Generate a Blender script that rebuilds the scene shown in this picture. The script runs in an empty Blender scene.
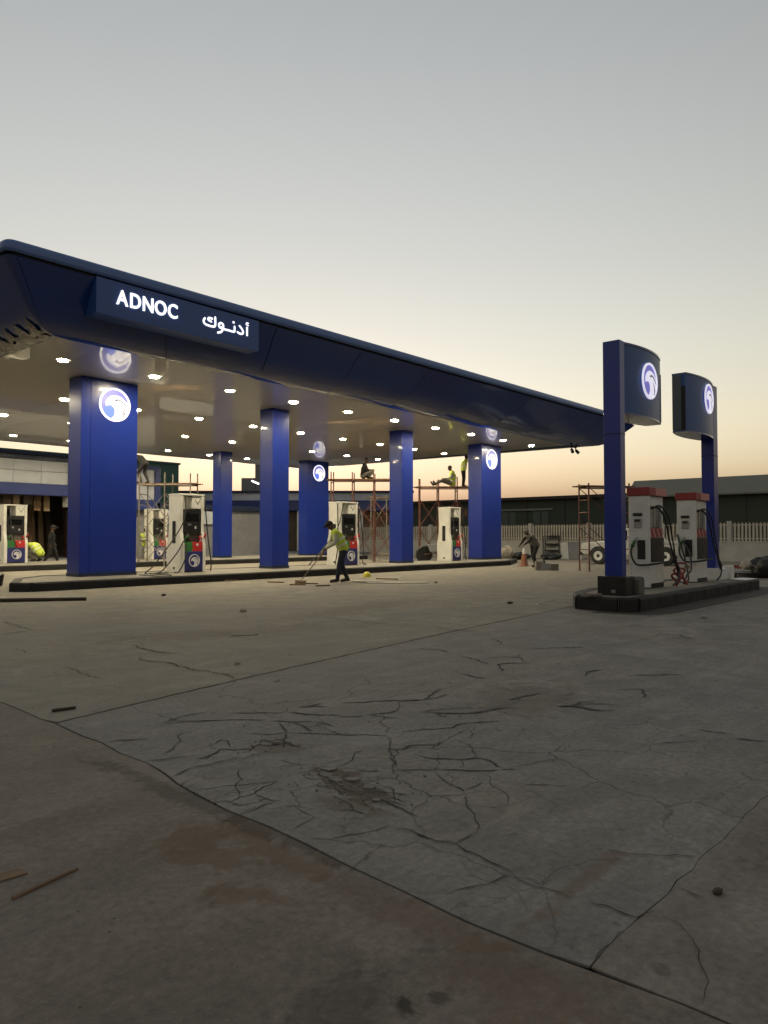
import bpy, bmesh, math, random
from mathutils import Vector, Matrix
random.seed(7)
R = math.radians
S = bpy.context.scene
COL = S.collection

# ------------------------------------------------------------------ camera
HEAD = R(40.9)                       # heading of the view, measured from +X (the canopy's long side)
cam = bpy.data.cameras.new('camera'); camo = bpy.data.objects.new('camera', cam); COL.objects.link(camo)
camo.location = (0, 0, 1.35)
camo.rotation_euler = (R(90 + 1.86), 0, HEAD - R(90))
cam.sensor_fit = 'VERTICAL'; cam.sensor_height = 36; cam.lens = 745 / 1024 * 36
cam.clip_start = .05; cam.clip_end = 6000
S.camera = camo

# ------------------------------------------------------------------ sky, sun, exposure
SUN_AZ = HEAD + R(9)                # direction towards the set sun, from +X
SUN_EL = R(-1.5)         # the sun has just gone down
W = bpy.data.worlds.new('World'); S.world = W; W.use_nodes = True
wn = W.node_tree.nodes; wl = W.node_tree.links
bg = wn['Background']
sky = wn.new('ShaderNodeTexSky'); sky.sky_type = 'NISHITA'; sky.sun_disc = False
sky.sun_elevation = SUN_EL; sky.sun_rotation = R(90) - SUN_AZ
sky.altitude = 0; sky.air_density = 1.0; sky.dust_density = 4.0; sky.ozone_density = .7
gam = wn.new('ShaderNodeGamma'); gam.inputs[1].default_value = .96
hsv = wn.new('ShaderNodeHueSaturation'); hsv.inputs['Saturation'].default_value = .6          # dusty, pale dusk air
tint = wn.new('ShaderNodeMix'); tint.data_type = 'RGBA'; tint.blend_type = 'MULTIPLY'; tint.inputs[0].default_value = 1; tint.inputs[7].default_value = (.955, .91, .85, 1)
wl.new(sky.outputs[0], gam.inputs[0]); wl.new(gam.outputs[0], hsv.inputs['Color']); wl.new(hsv.outputs[0], tint.inputs[6]); wl.new(tint.outputs[2], bg.inputs[0])
bg.inputs[1].default_value = .15
sl = bpy.data.lights.new('sun', 'SUN'); so = bpy.data.objects.new('sun', sl); COL.objects.link(so)
sl.energy = .02; sl.angle = R(12); sl.color = (1, .74, .5)
so.rotation_euler = Vector((-math.cos(SUN_AZ), -math.sin(SUN_AZ), -math.tan(R(3)))).to_track_quat('-Z', 'Y').to_euler()
S.view_settings.view_transform = 'Standard'; S.view_settings.look = 'None'
S.view_settings.exposure = 3.76; S.view_settings.gamma = 1; S.view_settings.use_curve_mapping = False
S.cycles.use_denoising = True
S.cycles.max_bounces = 6; S.cycles.diffuse_bounces = 3; S.cycles.glossy_bounces = 4
S.cycles.sample_clamp_indirect = 4.0
S.cycles.caustics_reflective = False; S.cycles.caustics_refractive = False

# ------------------------------------------------------------------ materials
def mat(name, col, rough=.6, metal=0, var=.0, scale=3.0, bump=0, bscale=40, coat=0, crough=.05, emit=None, estr=0, spec=.5, alpha=None):
    m = bpy.data.materials.new(name); m.use_nodes = True
    nt = m.node_tree; b = nt.nodes['Principled BSDF']
    b.inputs['Base Color'].default_value = (*col, 1)
    b.inputs['Roughness'].default_value = rough; b.inputs['Metallic'].default_value = metal
    b.inputs['Specular IOR Level'].default_value = spec
    b.inputs['Coat Weight'].default_value = coat; b.inputs['Coat Roughness'].default_value = crough
    if emit:
        b.inputs['Emission Color'].default_value = (*emit, 1); b.inputs['Emission Strength'].default_value = estr
    if var or bump:
        tc = nt.nodes.new('ShaderNodeTexCoord')
        if var:
            n = nt.nodes.new('ShaderNodeTexNoise'); n.inputs['Scale'].default_value = scale
            n.inputs['Detail'].default_value = 6; n.inputs['Roughness'].default_value = .65
            nt.links.new(tc.outputs['Object'], n.inputs['Vector'])
            r = nt.nodes.new('ShaderNodeMapRange'); r.inputs[1].default_value = .3; r.inputs[2].default_value = .7
            r.inputs[3].default_value = 1 - var; r.inputs[4].default_value = 1 + var * .6
            nt.links.new(n.outputs['Fac'], r.inputs[0])
            mx = nt.nodes.new('ShaderNodeMix'); mx.data_type = 'RGBA'; mx.blend_type = 'MULTIPLY'; mx.inputs[0].default_value = 1
            mx.inputs[6].default_value = (*col, 1); nt.links.new(r.outputs[0], mx.inputs[7])
            nt.links.new(mx.outputs[2], b.inputs['Base Color'])
            r2 = nt.nodes.new('ShaderNodeMapRange'); r2.inputs[1].default_value = .3; r2.inputs[2].default_value = .7
            dr = min(.12, var * .5); r2.inputs[3].default_value = max(.02, rough - dr); r2.inputs[4].default_value = min(1, rough + dr)
            nt.links.new(n.outputs['Fac'], r2.inputs[0]); nt.links.new(r2.outputs[0], b.inputs['Roughness'])
        if bump:
            n2 = nt.nodes.new('ShaderNodeTexNoise'); n2.inputs['Scale'].default_value = bscale; n2.inputs['Detail'].default_value = 5
            nt.links.new(tc.outputs['Object'], n2.inputs['Vector'])
            bp = nt.nodes.new('ShaderNodeBump'); bp.inputs['Strength'].default_value = bump; bp.inputs['Distance'].default_value = .02
            nt.links.new(n2.outputs['Fac'], bp.inputs['Height']); nt.links.new(bp.outputs[0], b.inputs['Normal'])
    return m

M = {}
M['blue'] = mat('column_blue', (.006, .025, .240), .30, var=.015, scale=.5, bump=.012, bscale=1.2, coat=.18, crough=.05)
M['navy'] = mat('fascia_navy', (.013, .040, .195), .15, var=.03, scale=.6, bump=.03, bscale=.7, coat=.6, crough=.05)
M['cap'] = mat('edge_cap_blue', (.085, .155, .37), .32, var=.1, scale=2)
M['signpanel'] = mat('sign_panel_blue', (.032, .085, .30), .3, var=.08, scale=1)
M['dark'] = mat('dark_gap', (.006, .007, .01), .7)
M['ceil'] = mat('ceiling_panel', (.46, .43, .365), .38, var=.04, scale=.5, coat=.6, crough=.025)
M['ledlens'] = mat('lamp_lens', (.8, .8, .75), .4, emit=(1, .86, .58), estr=56)
M['rim'] = mat('lamp_rim', (.6, .58, .52), .4)
M['logo_white'] = mat('logo_white_lit', (.8, .8, .82), .4, emit=(.90, .89, 1), estr=.082)
M['logo_violet'] = mat('logo_violet_lit', (.12, .12, .4), .4, emit=(.17, .17, .50), estr=.075)
M['logo_blue'] = mat('logo_blue_lit', (.06, .12, .6), .4, emit=(.12, .19, .80), estr=.075)
M['logo_grey'] = mat('logo_grey', (.08, .08, .12), .4, emit=(.07, .07, .10), estr=.07)
M['emb_white'] = mat('emblem_white_lit', (.7, .7, .75), .4, emit=(.86, .83, 1), estr=.052)
M['emb_violet'] = mat('emblem_violet_lit', (.10, .10, .35), .4, emit=(.15, .14, .48), estr=.055)
M['print_white'] = mat('print_white', (.6, .6, .62), .5)
M['print_blue'] = mat('print_blue', (.02, .025, .14), .35, var=.1, scale=4)
M['letter'] = mat('letter_lit', (.8, .8, .8), .4, emit=(1, 1, .98), estr=.10)
M['kerbdark'] = mat('kerb_black', (.008, .0075, .007), .75, var=.35, scale=6, bump=.3, bscale=25)
M['kerbtop'] = mat('island_concrete', (.20, .185, .155), .85, var=.3, scale=2.2, bump=.25, bscale=30)
M['white'] = mat('painted_white', (.68, .67, .62), .38, var=.12, scale=3)
M['white2'] = mat('painted_cool_white', (.62, .63, .61), .4, var=.14, scale=3)
M['black'] = mat('black_plastic', (.010, .010, .011), .35, var=.3, scale=5)
M['glass'] = mat('dark_glass', (.008, .009, .010), .06)
M['rubber'] = mat('rubber', (.012, .012, .012), .6)
M['red'] = mat('signal_red', (.48, .022, .022), .4, var=.15, scale=6)
M['dred'] = mat('cap_red', (.26, .03, .03), .45, var=.2, scale=4)
M['green'] = mat('fuel_green', (.03, .16, .035), .4, var=.15, scale=6)
M['pink'] = mat('stripe_pink', (.50, .20, .19), .5)
M['steel'] = mat('steel', (.35, .35, .35), .35, .9, var=.2, scale=6)
M['rust'] = mat('scaffold_red', (.125, .045, .030), .65, var=.45, scale=7, bump=.2)
M['galv'] = mat('scaffold_grey', (.22, .20, .17), .55, .3, var=.35, scale=7)
M['plank'] = mat('scaffold_plank', (.20, .12, .06), .8, var=.4, scale=5, bump=.4, bscale=18)
M['skin'] = mat('skin', (.085, .042, .026), .55)
M['hair'] = mat('hair', (.006, .005, .005), .7)
M['lime'] = mat('vest_lime', (.50, .62, .06), .7, var=.2, scale=8, bump=.3, bscale=20)
M['reflect'] = mat('vest_tape', (.55, .55, .5), .4)
M['greycloth'] = mat('cloth_grey', (.13, .125, .105), .9, var=.3, scale=9, bump=.4, bscale=18)
M['shirt'] = mat('cloth_pale', (.40, .40, .32), .9, var=.2, scale=9, bump=.4, bscale=18)
M['darkcloth'] = mat('cloth_dark', (.010, .010, .012), .9, var=.3, scale=9, bump=.4, bscale=18)
M['navycloth'] = mat('cloth_navy', (.015, .018, .035), .9, var=.3, scale=9, bump=.4, bscale=18)
M['boot'] = mat('boot', (.015, .012, .010), .7)
M['storewhite'] = mat('store_panel', (.50, .53, .58), .45, var=.12, scale=1.2)
M['storeblue'] = mat('store_band', (.014, .032, .17), .35, var=.12, scale=1.2)
M['storetrim'] = mat('store_trim', (.010, .020, .055), .4)
M['greywall'] = mat('grey_wall', (.20, .205, .215), .8, var=.2, scale=1.4)
M['teal'] = mat('teal_wall', (.045, .13, .105), .6, var=.12, scale=.6)
M['interior'] = mat('interior_wall', (.11, .085, .06), .85, var=.4, scale=1.4)
M['wood'] = mat('timber', (.18, .11, .06), .8, var=.4, scale=3, bump=.3, bscale=14)
M['pale_wood'] = mat('pale_board', (.30, .22, .13), .8, var=.3, scale=3)
M['wh_green'] = mat('warehouse_green', (.045, .056, .040), .75, var=.15, scale=.4)
M['wh_grey'] = mat('warehouse_grey', (.20, .20, .165), .7, var=.12, scale=.5)
M['wh_trim'] = mat('warehouse_trim', (.035, .025, .02), .7)
M['wh_window'] = mat('warehouse_window', (.07, .09, .075), .35)
M['fence'] = mat('fence_paint', (.46, .43, .37), .6, var=.2, scale=3)
M['lowwall'] = mat('fence_wall', (.42, .42, .40), .85, var=.2, scale=1.2, bump=.2)
M['carwhite'] = mat('car_paint', (.50, .50, .48), .25, var=.1, scale=2, coat=.6)
M['cone'] = mat('cone_orange', (.26, .11, .06), .7, var=.2, scale=8)
M['sack'] = mat('sack', (.36, .33, .28), .85, var=.25, scale=6, bump=.5, bscale=9)
M['tarp'] = mat('tarp_black', (.010, .011, .010), .5, var=.3, scale=5, bump=.5, bscale=8)
M['brick'] = mat('brick_red', (.20, .055, .038), .85, var=.3, scale=9, bump=.3)
M['block'] = mat('concrete_block', (.22, .20, .17), .9, var=.3, scale=6, bump=.3)
M['yellow'] = mat('helmet_yellow', (.55, .48, .03), .4)
M['crack'] = mat('crack_dirt', (.026, .023, .019), .95, var=.5, scale=20)
M['rubble'] = mat('rubble', (.17, .15, .125), .95, var=.4, scale=14, bump=.5)
M['soil'] = mat('soil', (.105, .084, .062), .95, var=.4, scale=9, bump=.5, bscale=30)
M['paper'] = mat('dusty_sheet', (.36, .33, .27), .9, var=.35, scale=3)
M['tube'] = mat('tube_lit', (.8, .8, .8), .4, emit=(1, .97, .9), estr=.6)
M['leaf'] = mat('leaf', (.03, .055, .02), .7, var=.3, scale=4)
M['pipe_brown'] = mat('old_bar', (.045, .030, .020), .85, var=.4, scale=8)
M['film'] = mat('film', (.10, .09, .085), .18, var=.4, scale=6, coat=.4)
M['taupe'] = mat('post_side', (.10, .085, .085), .4)
M['totem_grey'] = mat('totem_grey_blue', (.034, .092, .27), .38, var=.06, scale=1.2, spec=.35)
M['slit'] = mat('slate_trim', (.06, .075, .095), .35)

# concrete of the yard: mottling, dirt, stains with shapes of their own
def concrete(name, base, tint, stains=(), crazed=None):
    m = bpy.data.materials.new(name); m.use_nodes = True
    nt = m.node_tree; N = nt.nodes; L = nt.links; b = N['Principled BSDF']
    tc = N.new('ShaderNodeTexCoord')
    def noise(sc, det=6, ro=.6, dist=0):
        n = N.new('ShaderNodeTexNoise'); n.inputs['Scale'].default_value = sc; n.inputs['Detail'].default_value = det
        n.inputs['Roughness'].default_value = ro; n.inputs['Distortion'].default_value = dist
        L.new(tc.outputs['Object'], n.inputs['Vector']); return n.outputs['Fac']
    def rng(f, a, c, d, e):
        r = N.new('ShaderNodeMapRange'); r.inputs[1].default_value = a; r.inputs[2].default_value = c
        r.inputs[3].default_value = d; r.inputs[4].default_value = e; L.new(f, r.inputs[0]); return r.outputs[0]
    def mix(fac, a, c, bt='MIX'):
        x = N.new('ShaderNodeMix'); x.data_type = 'RGBA'; x.blend_type = bt
        if isinstance(fac, float): x.inputs[0].default_value = fac
        else: L.new(fac, x.inputs[0])
        for i, v in ((6, a), (7, c)):
            if isinstance(v, tuple): x.inputs[i].default_value = (*v, 1)
            else: L.new(v, x.inputs[i])
        return x.outputs[2]
    smp = N.new('ShaderNodeMapping'); smp.inputs['Rotation'].default_value = (0, 0, R(-14)); smp.inputs['Scale'].default_value = (.5, 5, 1); L.new(tc.outputs['Object'], smp.inputs['Vector'])
    sn = N.new('ShaderNodeTexNoise'); sn.inputs['Scale'].default_value = 1.1; sn.inputs['Detail'].default_value = 7; sn.inputs['Roughness'].default_value = .7; L.new(smp.outputs[0], sn.inputs['Vector'])
    big = noise(.35, 5, .6, .6); mid = noise(1.9, 8, .68, .3); fine = noise(26, 8, .7)
    c = mix(rng(big, .35, .65, 0, 1), base, tint)
    c = mix(1.0, c, rng(mid, .3, .7, .64, 1.24), 'MULTIPLY')
    c = mix(1.0, c, rng(fine, .25, .75, .66, 1.30), 'MULTIPLY')
    c = mix(1.0, c, rng(sn.outputs['Fac'], .35, .68, 1.05, .84), 'MULTIPLY')
    c = mix(rng(noise(90, 4, .6), .62, .74, 0, .5), c, tuple(v * 1.9 for v in base))
    spots = rng(noise(7, 3, .5), .66, .72, 0, .55)
    c = mix(spots, c, tuple(v * .45 for v in base))
    dust = rng(noise(.8, 7, .7, 1.2), .56, .70, 0, .55)
    c = mix(dust, c, tuple(min(1, v * 1.45) for v in tint))
    for (x, y, rx, ry, rot, colr, amt) in stains:
        mp = N.new('ShaderNodeMapping'); mp.vector_type = 'TEXTURE'
        mp.inputs['Location'].default_value = (x, y, 0); mp.inputs['Rotation'].default_value = (0, 0, R(rot)); mp.inputs['Scale'].default_value = (rx, ry, 1)
        L.new(tc.outputs['Object'], mp.inputs['Vector'])
        ln = N.new('ShaderNodeVectorMath'); ln.operation = 'LENGTH'; L.new(mp.outputs[0], ln.inputs[0])
        ad = N.new('ShaderNodeMath'); ad.operation = 'ADD'; L.new(ln.outputs['Value'], ad.inputs[0])
        L.new(rng(noise(5.5, 6, .7, .8), .2, .8, -1.1, 1.1), ad.inputs[1])
        c = mix(rng(ad.outputs[0], .55, 1.05, amt, 0), c, colr)
    hgt = None
    if crazed:                      # fine connected crazing round the worn spot (x, y, radius)
        dn = N.new('ShaderNodeTexNoise'); dn.inputs['Scale'].default_value = 3.2; dn.inputs['Detail'].default_value = 5; L.new(tc.outputs['Object'], dn.inputs['Vector'])
        sc_ = N.new('ShaderNodeVectorMath'); sc_.operation = 'SCALE'; sc_.inputs['Scale'].default_value = .34; L.new(dn.outputs['Color'], sc_.inputs[0])
        ad_ = N.new('ShaderNodeVectorMath'); L.new(tc.outputs['Object'], ad_.inputs[0]); L.new(sc_.outputs[0], ad_.inputs[1])
        lines = []
        for vs_, wd_ in ((1.25, .012), (2.9, .016)):
            vo = N.new('ShaderNodeTexVoronoi'); vo.feature = 'DISTANCE_TO_EDGE'; vo.voronoi_dimensions = '2D'; vo.inputs['Scale'].default_value = vs_; L.new(ad_.outputs[0], vo.inputs['Vector'])
            lines.append(rng(vo.outputs['Distance'], wd_ * .25, wd_, 1, 0))
        ds = N.new('ShaderNodeVectorMath'); ds.operation = 'DISTANCE'; L.new(tc.outputs['Object'], ds.inputs[0]); ds.inputs[1].default_value = (crazed[0], crazed[1], 0)
        near = rng(ds.outputs['Value'], crazed[2] * .35, crazed[2], 1, 0)
        for ln_, a_, e_ in ((lines[0], .40, .52), (lines[1], .50, .60)):
            msk = N.new('ShaderNodeMath'); msk.operation = 'MULTIPLY'; L.new(rng(noise(.9 if a_ < .45 else 1.4, 4, .6, .5), a_, e_, 0, 1), msk.inputs[0]); L.new(near, msk.inputs[1])
            fac = N.new('ShaderNodeMath'); fac.operation = 'MULTIPLY'; L.new(ln_, fac.inputs[0]); L.new(msk.outputs[0], fac.inputs[1])
            f8 = N.new('ShaderNodeMath'); f8.operation = 'MULTIPLY'; f8.inputs[1].default_value = .82; L.new(fac.outputs[0], f8.inputs[0])
            c = mix(f8.outputs[0], c, (.030, .026, .021))
    L.new(c, b.inputs['Base Color'])
    L.new(rng(mid, .3, .7, .70, .95), b.inputs['Roughness']); b.inputs['Specular IOR Level'].default_value = .25
    bp = N.new('ShaderNodeBump'); bp.inputs['Strength'].default_value = .55; bp.inputs['Distance'].default_value = .012
    s = N.new('ShaderNodeMath'); s.operation = 'MULTIPLY_ADD'; s.inputs[1].default_value = .35
    L.new(fine, s.inputs[0]); L.new(mid, s.inputs[2]); L.new(s.outputs[0], bp.inputs['Height']); L.new(bp.outputs[0], b.inputs['Normal'])
    return m
RUSTY = (.125, .082, .050); OILY = (.012, .010, .008); SOIL = (.085, .062, .040)
M['slab_a'] = concrete('concrete_left', (.202, .170, .138), (.172, .150, .128), [
    (2.05, 2.85, .20, .36, 60, RUSTY, .7), (1.95, 2.62, .12, .30, 40, RUSTY, .55), (1.78, 2.30, .10, .20, 20, RUSTY, .6), (2.12, 2.42, .10, .35, 0, RUSTY, .55), (2.1, 1.75, .10, .5, 0, RUSTY, .4), (2.0, 1.15, .2, .35, 0, RUSTY, .4),
    (1.70, 1.39, .07, .05, 30, OILY, .7), (1.78, 1.33, .06, .04, 0, OILY, .5), (1.55, 1.5, .3, .2, 30, OILY, .35), (2.28, 3.0, .09, 1.6, 0, OILY, .45), (1.2, 4.2, .7, .4, 10, (.15, .14, .125), .4)])
M['slab_b'] = concrete('concrete_middle', (.205, .196, .178), (.225, .205, .176), [
    (2.95, 2.75, .10, .34, -20, SOIL, .9), (3.05, 2.98, .12, .2, 20, SOIL, .8), (2.75, 2.62, .1, .3, 0, SOIL, .5), (3.2, 3.7, .2, .18, 30, SOIL, .5), (2.7, 1.35, .5, .05, 0, RUSTY, .5), (5.5, 3.2, .9, .5, 20, SOIL, .35)], crazed=(3.9, 3.6, 3.6))
M['slab_c'] = concrete('concrete_back', (.218, .200, .168), (.246, .220, .174), [
    (6.5, 8.5, 2.2, .6, -20, (.11, .085, .06), .5), (17, 13.6, 1.8, 1.0, -30, (.26, .235, .18), .6), (10.5, 9.6, 2.5, .5, 10, (.09, .08, .062), .45), (24, 12.5, 4, 1.2, -30, (.22, .195, .145), .55)])
M['slab_d'] = concrete('concrete_right', (.205, .183, .160), (.217, .192, .162), [(3.4, .55, .3, .35, 0, OILY, .3)])
M['earth'] = concrete('sandy_ground', (.17, .145, .11), (.20, .175, .13))
M['patch'] = concrete('dark_repair', (.060, .055, .048), (.072, .064, .054))

# ------------------------------------------------------------------ mesh helpers
def frame(d):
    d = d.normalized(); a = Vector((0, 0, 1)) if abs(d.z) < .95 else Vector((1, 0, 0))
    u = d.cross(a).normalized(); return u, d.cross(u).normalized()
class MB:
    def __init__(s): s.v = []; s.f = []
    def add(s, vs, fs):
        o = len(s.v); s.v += [tuple(v) for v in vs]; s.f += [tuple(i + o for i in f) for f in fs]; return s
    def box(s, x0, x1, y0, y1, z0, z1):
        return s.add([(x0, y0, z0), (x1, y0, z0), (x1, y1, z0), (x0, y1, z0), (x0, y0, z1), (x1, y0, z1), (x1, y1, z1), (x0, y1, z1)],
                     [(0, 3, 2, 1), (4, 5, 6, 7), (0, 1, 5, 4), (1, 2, 6, 5), (2, 3, 7, 6), (3, 0, 4, 7)])
    def obox(s, c, ax, ay, az):      # oriented box: centre, three half vectors
        c, ax, ay, az = map(Vector, (c, ax, ay, az)); vs = [c + ax * i + ay * j + az * k for k in (-1, 1) for i, j in ((-1, -1), (1, -1), (1, 1), (-1, 1))]
        return s.add(vs, [(0, 3, 2, 1), (4, 5, 6, 7), (0, 1, 5, 4), (1, 2, 6, 5), (2, 3, 7, 6), (3, 0, 4, 7)])
    def prism(s, pts, axis, a, b):   # polygon in the plane across axis, from a to b
        def P(p, t):
            return {'x': (t, p[0], p[1]), 'y': (p[0], t, p[1]), 'z': (p[0], p[1], t)}[axis]
        n = len(pts); vs = [P(p, a) for p in pts] + [P(p, b) for p in pts]
        return s.add(vs, [tuple(range(n))[::-1], tuple(range(n, 2 * n))] + [(i, (i + 1) % n, n + (i + 1) % n, n + i) for i in range(n)])
    def tube(s, pts, r, n=8, r2=None, cap=True):
        pts = [Vector(p) for p in pts]; m = len(pts); vs = []; fs = []
        for i, p in enumerate(pts):
            d = (pts[min(i + 1, m - 1)] - pts[max(i - 1, 0)]); u, w = frame(d if d.length > 1e-6 else Vector((0, 0, 1)))
            if i and u.dot(pu) < 0 and False: pass
            if i:
                u = (pu - d.normalized() * pu.dot(d.normalized())).normalized(); w = d.normalized().cross(u)
            pu = u
            rr = r if r2 is None else r + (r2 - r) * i / (m - 1)
            vs += [p + (u * math.cos(2 * math.pi * k / n) + w * math.sin(2 * math.pi * k / n)) * rr for k in range(n)]
        for i in range(m - 1):
            for k in range(n):
                fs.append((i * n + k, i * n + (k + 1) % n, (i + 1) * n + (k + 1) % n, (i + 1) * n + k))
        if cap: fs += [tuple(range(n))[::-1], tuple(range((m - 1) * n, m * n))]
        return s.add(vs, fs)
    def lathe(s, prof, c=(0, 0, 0), n=16):     # (r, z) profile about z
        vs = []; fs = []
        for r, z in prof: vs += [(c[0] + r * math.cos(2 * math.pi * k / n), c[1] + r * math.sin(2 * math.pi * k / n), c[2] + z) for k in range(n)]
        for i in range(len(prof) - 1):
            for k in range(n): fs.append((i * n + k, i * n + (k + 1) % n, (i + 1) * n + (k + 1) % n, (i + 1) * n + k))
        fs += [tuple(range(n))[::-1], tuple(range((len(prof) - 1) * n, len(prof) * n))]
        return s.add(vs, fs)
    def ball(s, c, r, n=10, m=6, sc=(1, 1, 1)):
        vs = [(c[0], c[1], c[2] - r * sc[2])]
        for j in range(1, m):
            t = -math.pi / 2 + math.pi * j / m
            vs += [(c[0] + r * sc[0] * math.cos(t) * math.cos(2 * math.pi * k / n), c[1] + r * sc[1] * math.cos(t) * math.sin(2 * math.pi * k / n), c[2] + r * sc[2] * math.sin(t)) for k in range(n)]
        vs.append((c[0], c[1], c[2] + r * sc[2])); fs = []
        for k in range(n):
            fs.append((0, 1 + (k + 1) % n, 1 + k)); fs.append((len(vs) - 1, 1 + (m - 2) * n + k, 1 + (m - 2) * n + (k + 1) % n))
        for j in range(m - 2):
            for k in range(n): fs.append((1 + j * n + k, 1 + j * n + (k + 1) % n, 1 + (j + 1) * n + (k + 1) % n, 1 + (j + 1) * n + k))
        return s.add(vs, fs)
    def capsule(s, a, b, ra, rb, n=10):
        s.ball(a, ra, n); s.ball(b, rb, n)
        if (Vector(a) - Vector(b)).length > 1e-4: s.tube([a, b], ra, n, rb)
        return s
    def mesh(s, name, smooth=False):
        me = bpy.data.meshes.new(name); me.from_pydata(s.v, [], s.f); me.validate()
        bm = bmesh.new(); bm.from_mesh(me); bmesh.ops.recalc_face_normals(bm, faces=bm.faces); bm.to_mesh(me); bm.free()
        if smooth:
            for p in me.polygons: p.use_smooth = True
        return me
    def build(s, name, material, parent=None, smooth=False, bevel=0, kind=None, label=None, loc=None):
        me = s.mesh(name, smooth); return put(name, me, material, parent, bevel, kind, label, loc)
def put(name, me, material, parent=None, bevel=0, kind=None, label=None, loc=None):
    if isinstance(material, str): material = M[material]
    if material and not me.materials: me.materials.append(material)
    o = bpy.data.objects.new(name, me); COL.objects.link(o); o.parent = parent
    if loc: o.location = loc
    if bevel:
        b = o.modifiers.new('bevel', 'BEVEL'); b.width = bevel; b.segments = 2; b.limit_method = 'ANGLE'; b.angle_limit = R(40)
    if kind: o['kind'] = kind
    if label: o['label'] = label
    return o
def tag(o, label, cat, group=None):
    o['label'] = label; o['category'] = cat
    if group: o['group'] = group
    return o
def thing(name, label, cat, loc=(0, 0, 0), rz=0, group=None):
    o = bpy.data.objects.new(name, None); COL.objects.link(o); o.empty_display_size = .2
    o.location = loc; o.rotation_euler = (0, 0, rz); return tag(o, label, cat, group)
def copy_tree(o, parent=None):
    c = o.copy(); COL.objects.link(c); c.parent = parent
    for ch in list(o.children): copy_tree(ch, c)
    return c
def smooth_path(pts, n=6):          # Catmull-Rom through the points
    P = [Vector(p) for p in pts]; P = [P[0] * 2 - P[1]] + P + [P[-1] * 2 - P[-2]]; out = []
    for i in range(1, len(P) - 2):
        for k in range(n):
            t = k / n; a, b, c, d = P[i - 1], P[i], P[i + 1], P[i + 2]
            out.append(.5 * ((2 * b) + (c - a) * t + (2 * a - 5 * b + 4 * c - d) * t * t + (3 * b - a - 3 * c + d) * t ** 3))
    out.append(P[-2]); return out
ORD = ['first', 'second', 'third', 'fourth', 'fifth', 'sixth', 'seventh', 'eighth', 'ninth', 'tenth']
# ------------------------------------------------------------------ ground
GAP = .008
def jag(pts, step=.12, amp=.012):
    out = []
    for a, b in zip(pts[:-1], pts[1:]):
        a, b = Vector(a), Vector(b); n = max(1, int(min(60, (b - a).length / step)))
        for i in range(n):
            p = a.lerp(b, i / n); out.append((p.x + random.uniform(-amp, amp), p.y + random.uniform(-amp, amp)))
    out.append(tuple(pts[-1])); return out
ground = MB().add([(-3000, -3000, -.013), (3000, -3000, -.013), (3000, 3000, -.013), (-3000, 3000, -.013)], [(0, 1, 2, 3)]).build('ground', 'earth', kind='structure')
J1 = jag([(2.2, -.5), (2.24, .8), (2.2, 1.2), (2.22, 1.85), (2.26, 2.44), (2.34, 3.3), (2.46, 4.01), (2.5, 4.62), (2.55, 5.77), (2.56, 6.3), (2.75, 12)], .22, .02)
J2 = jag([(2.58, 5.36), (4.47, 5.67), (8.32, 6.18), (13.1, 6.66), (20, 7.2)], amp=.01)
J3 = jag([(2.22, 1.07), (3.0, 1.07), (4.3, 1.06), (9, 1.05)], amp=.012)
def sh(p, dx, dy): return [(x + dx + random.uniform(-.002, .002), y + dy + random.uniform(-.002, .002)) for x, y in p]
def split(p, y): return [q for q in p if q[1] > y], [q for q in p if q[1] <= y]
def slab(pts, m, top=0.0): return MB().prism(pts, 'z', -.02, top).build('slab', m, ground)
slab([(-60, -30), (2.2 - GAP, -30)] + sh(J1, -GAP, 0) + [(3.4 - GAP, 60), (-60, 60)], 'slab_a', .002)
lo = [p for p in J1 if p[1] < 1.05]; mid = [p for p in J1 if 1.10 < p[1] < 5.33]; hi = [p for p in J1 if p[1] > 5.40]
slab([(2.2 + GAP, -30)] + sh(lo, GAP, 0) + sh(J3, GAP, -GAP * .2) + [(90, .6), (90, -30)], 'slab_d')
slab(sh(J3, GAP, GAP * .2)[::-1] + sh(mid, GAP, 0) + sh(J2, GAP, -GAP * 2.4) + [(90, 11.6), (90, .6 + 2 * GAP)], 'slab_b', .001)
slab(sh(J2, GAP, GAP * 2.4)[::-1] + sh(hi, GAP, 0) + [(3.4 + GAP, 60), (90, 60), (90, 11.6 + 2 * GAP)], 'slab_c')
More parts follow.
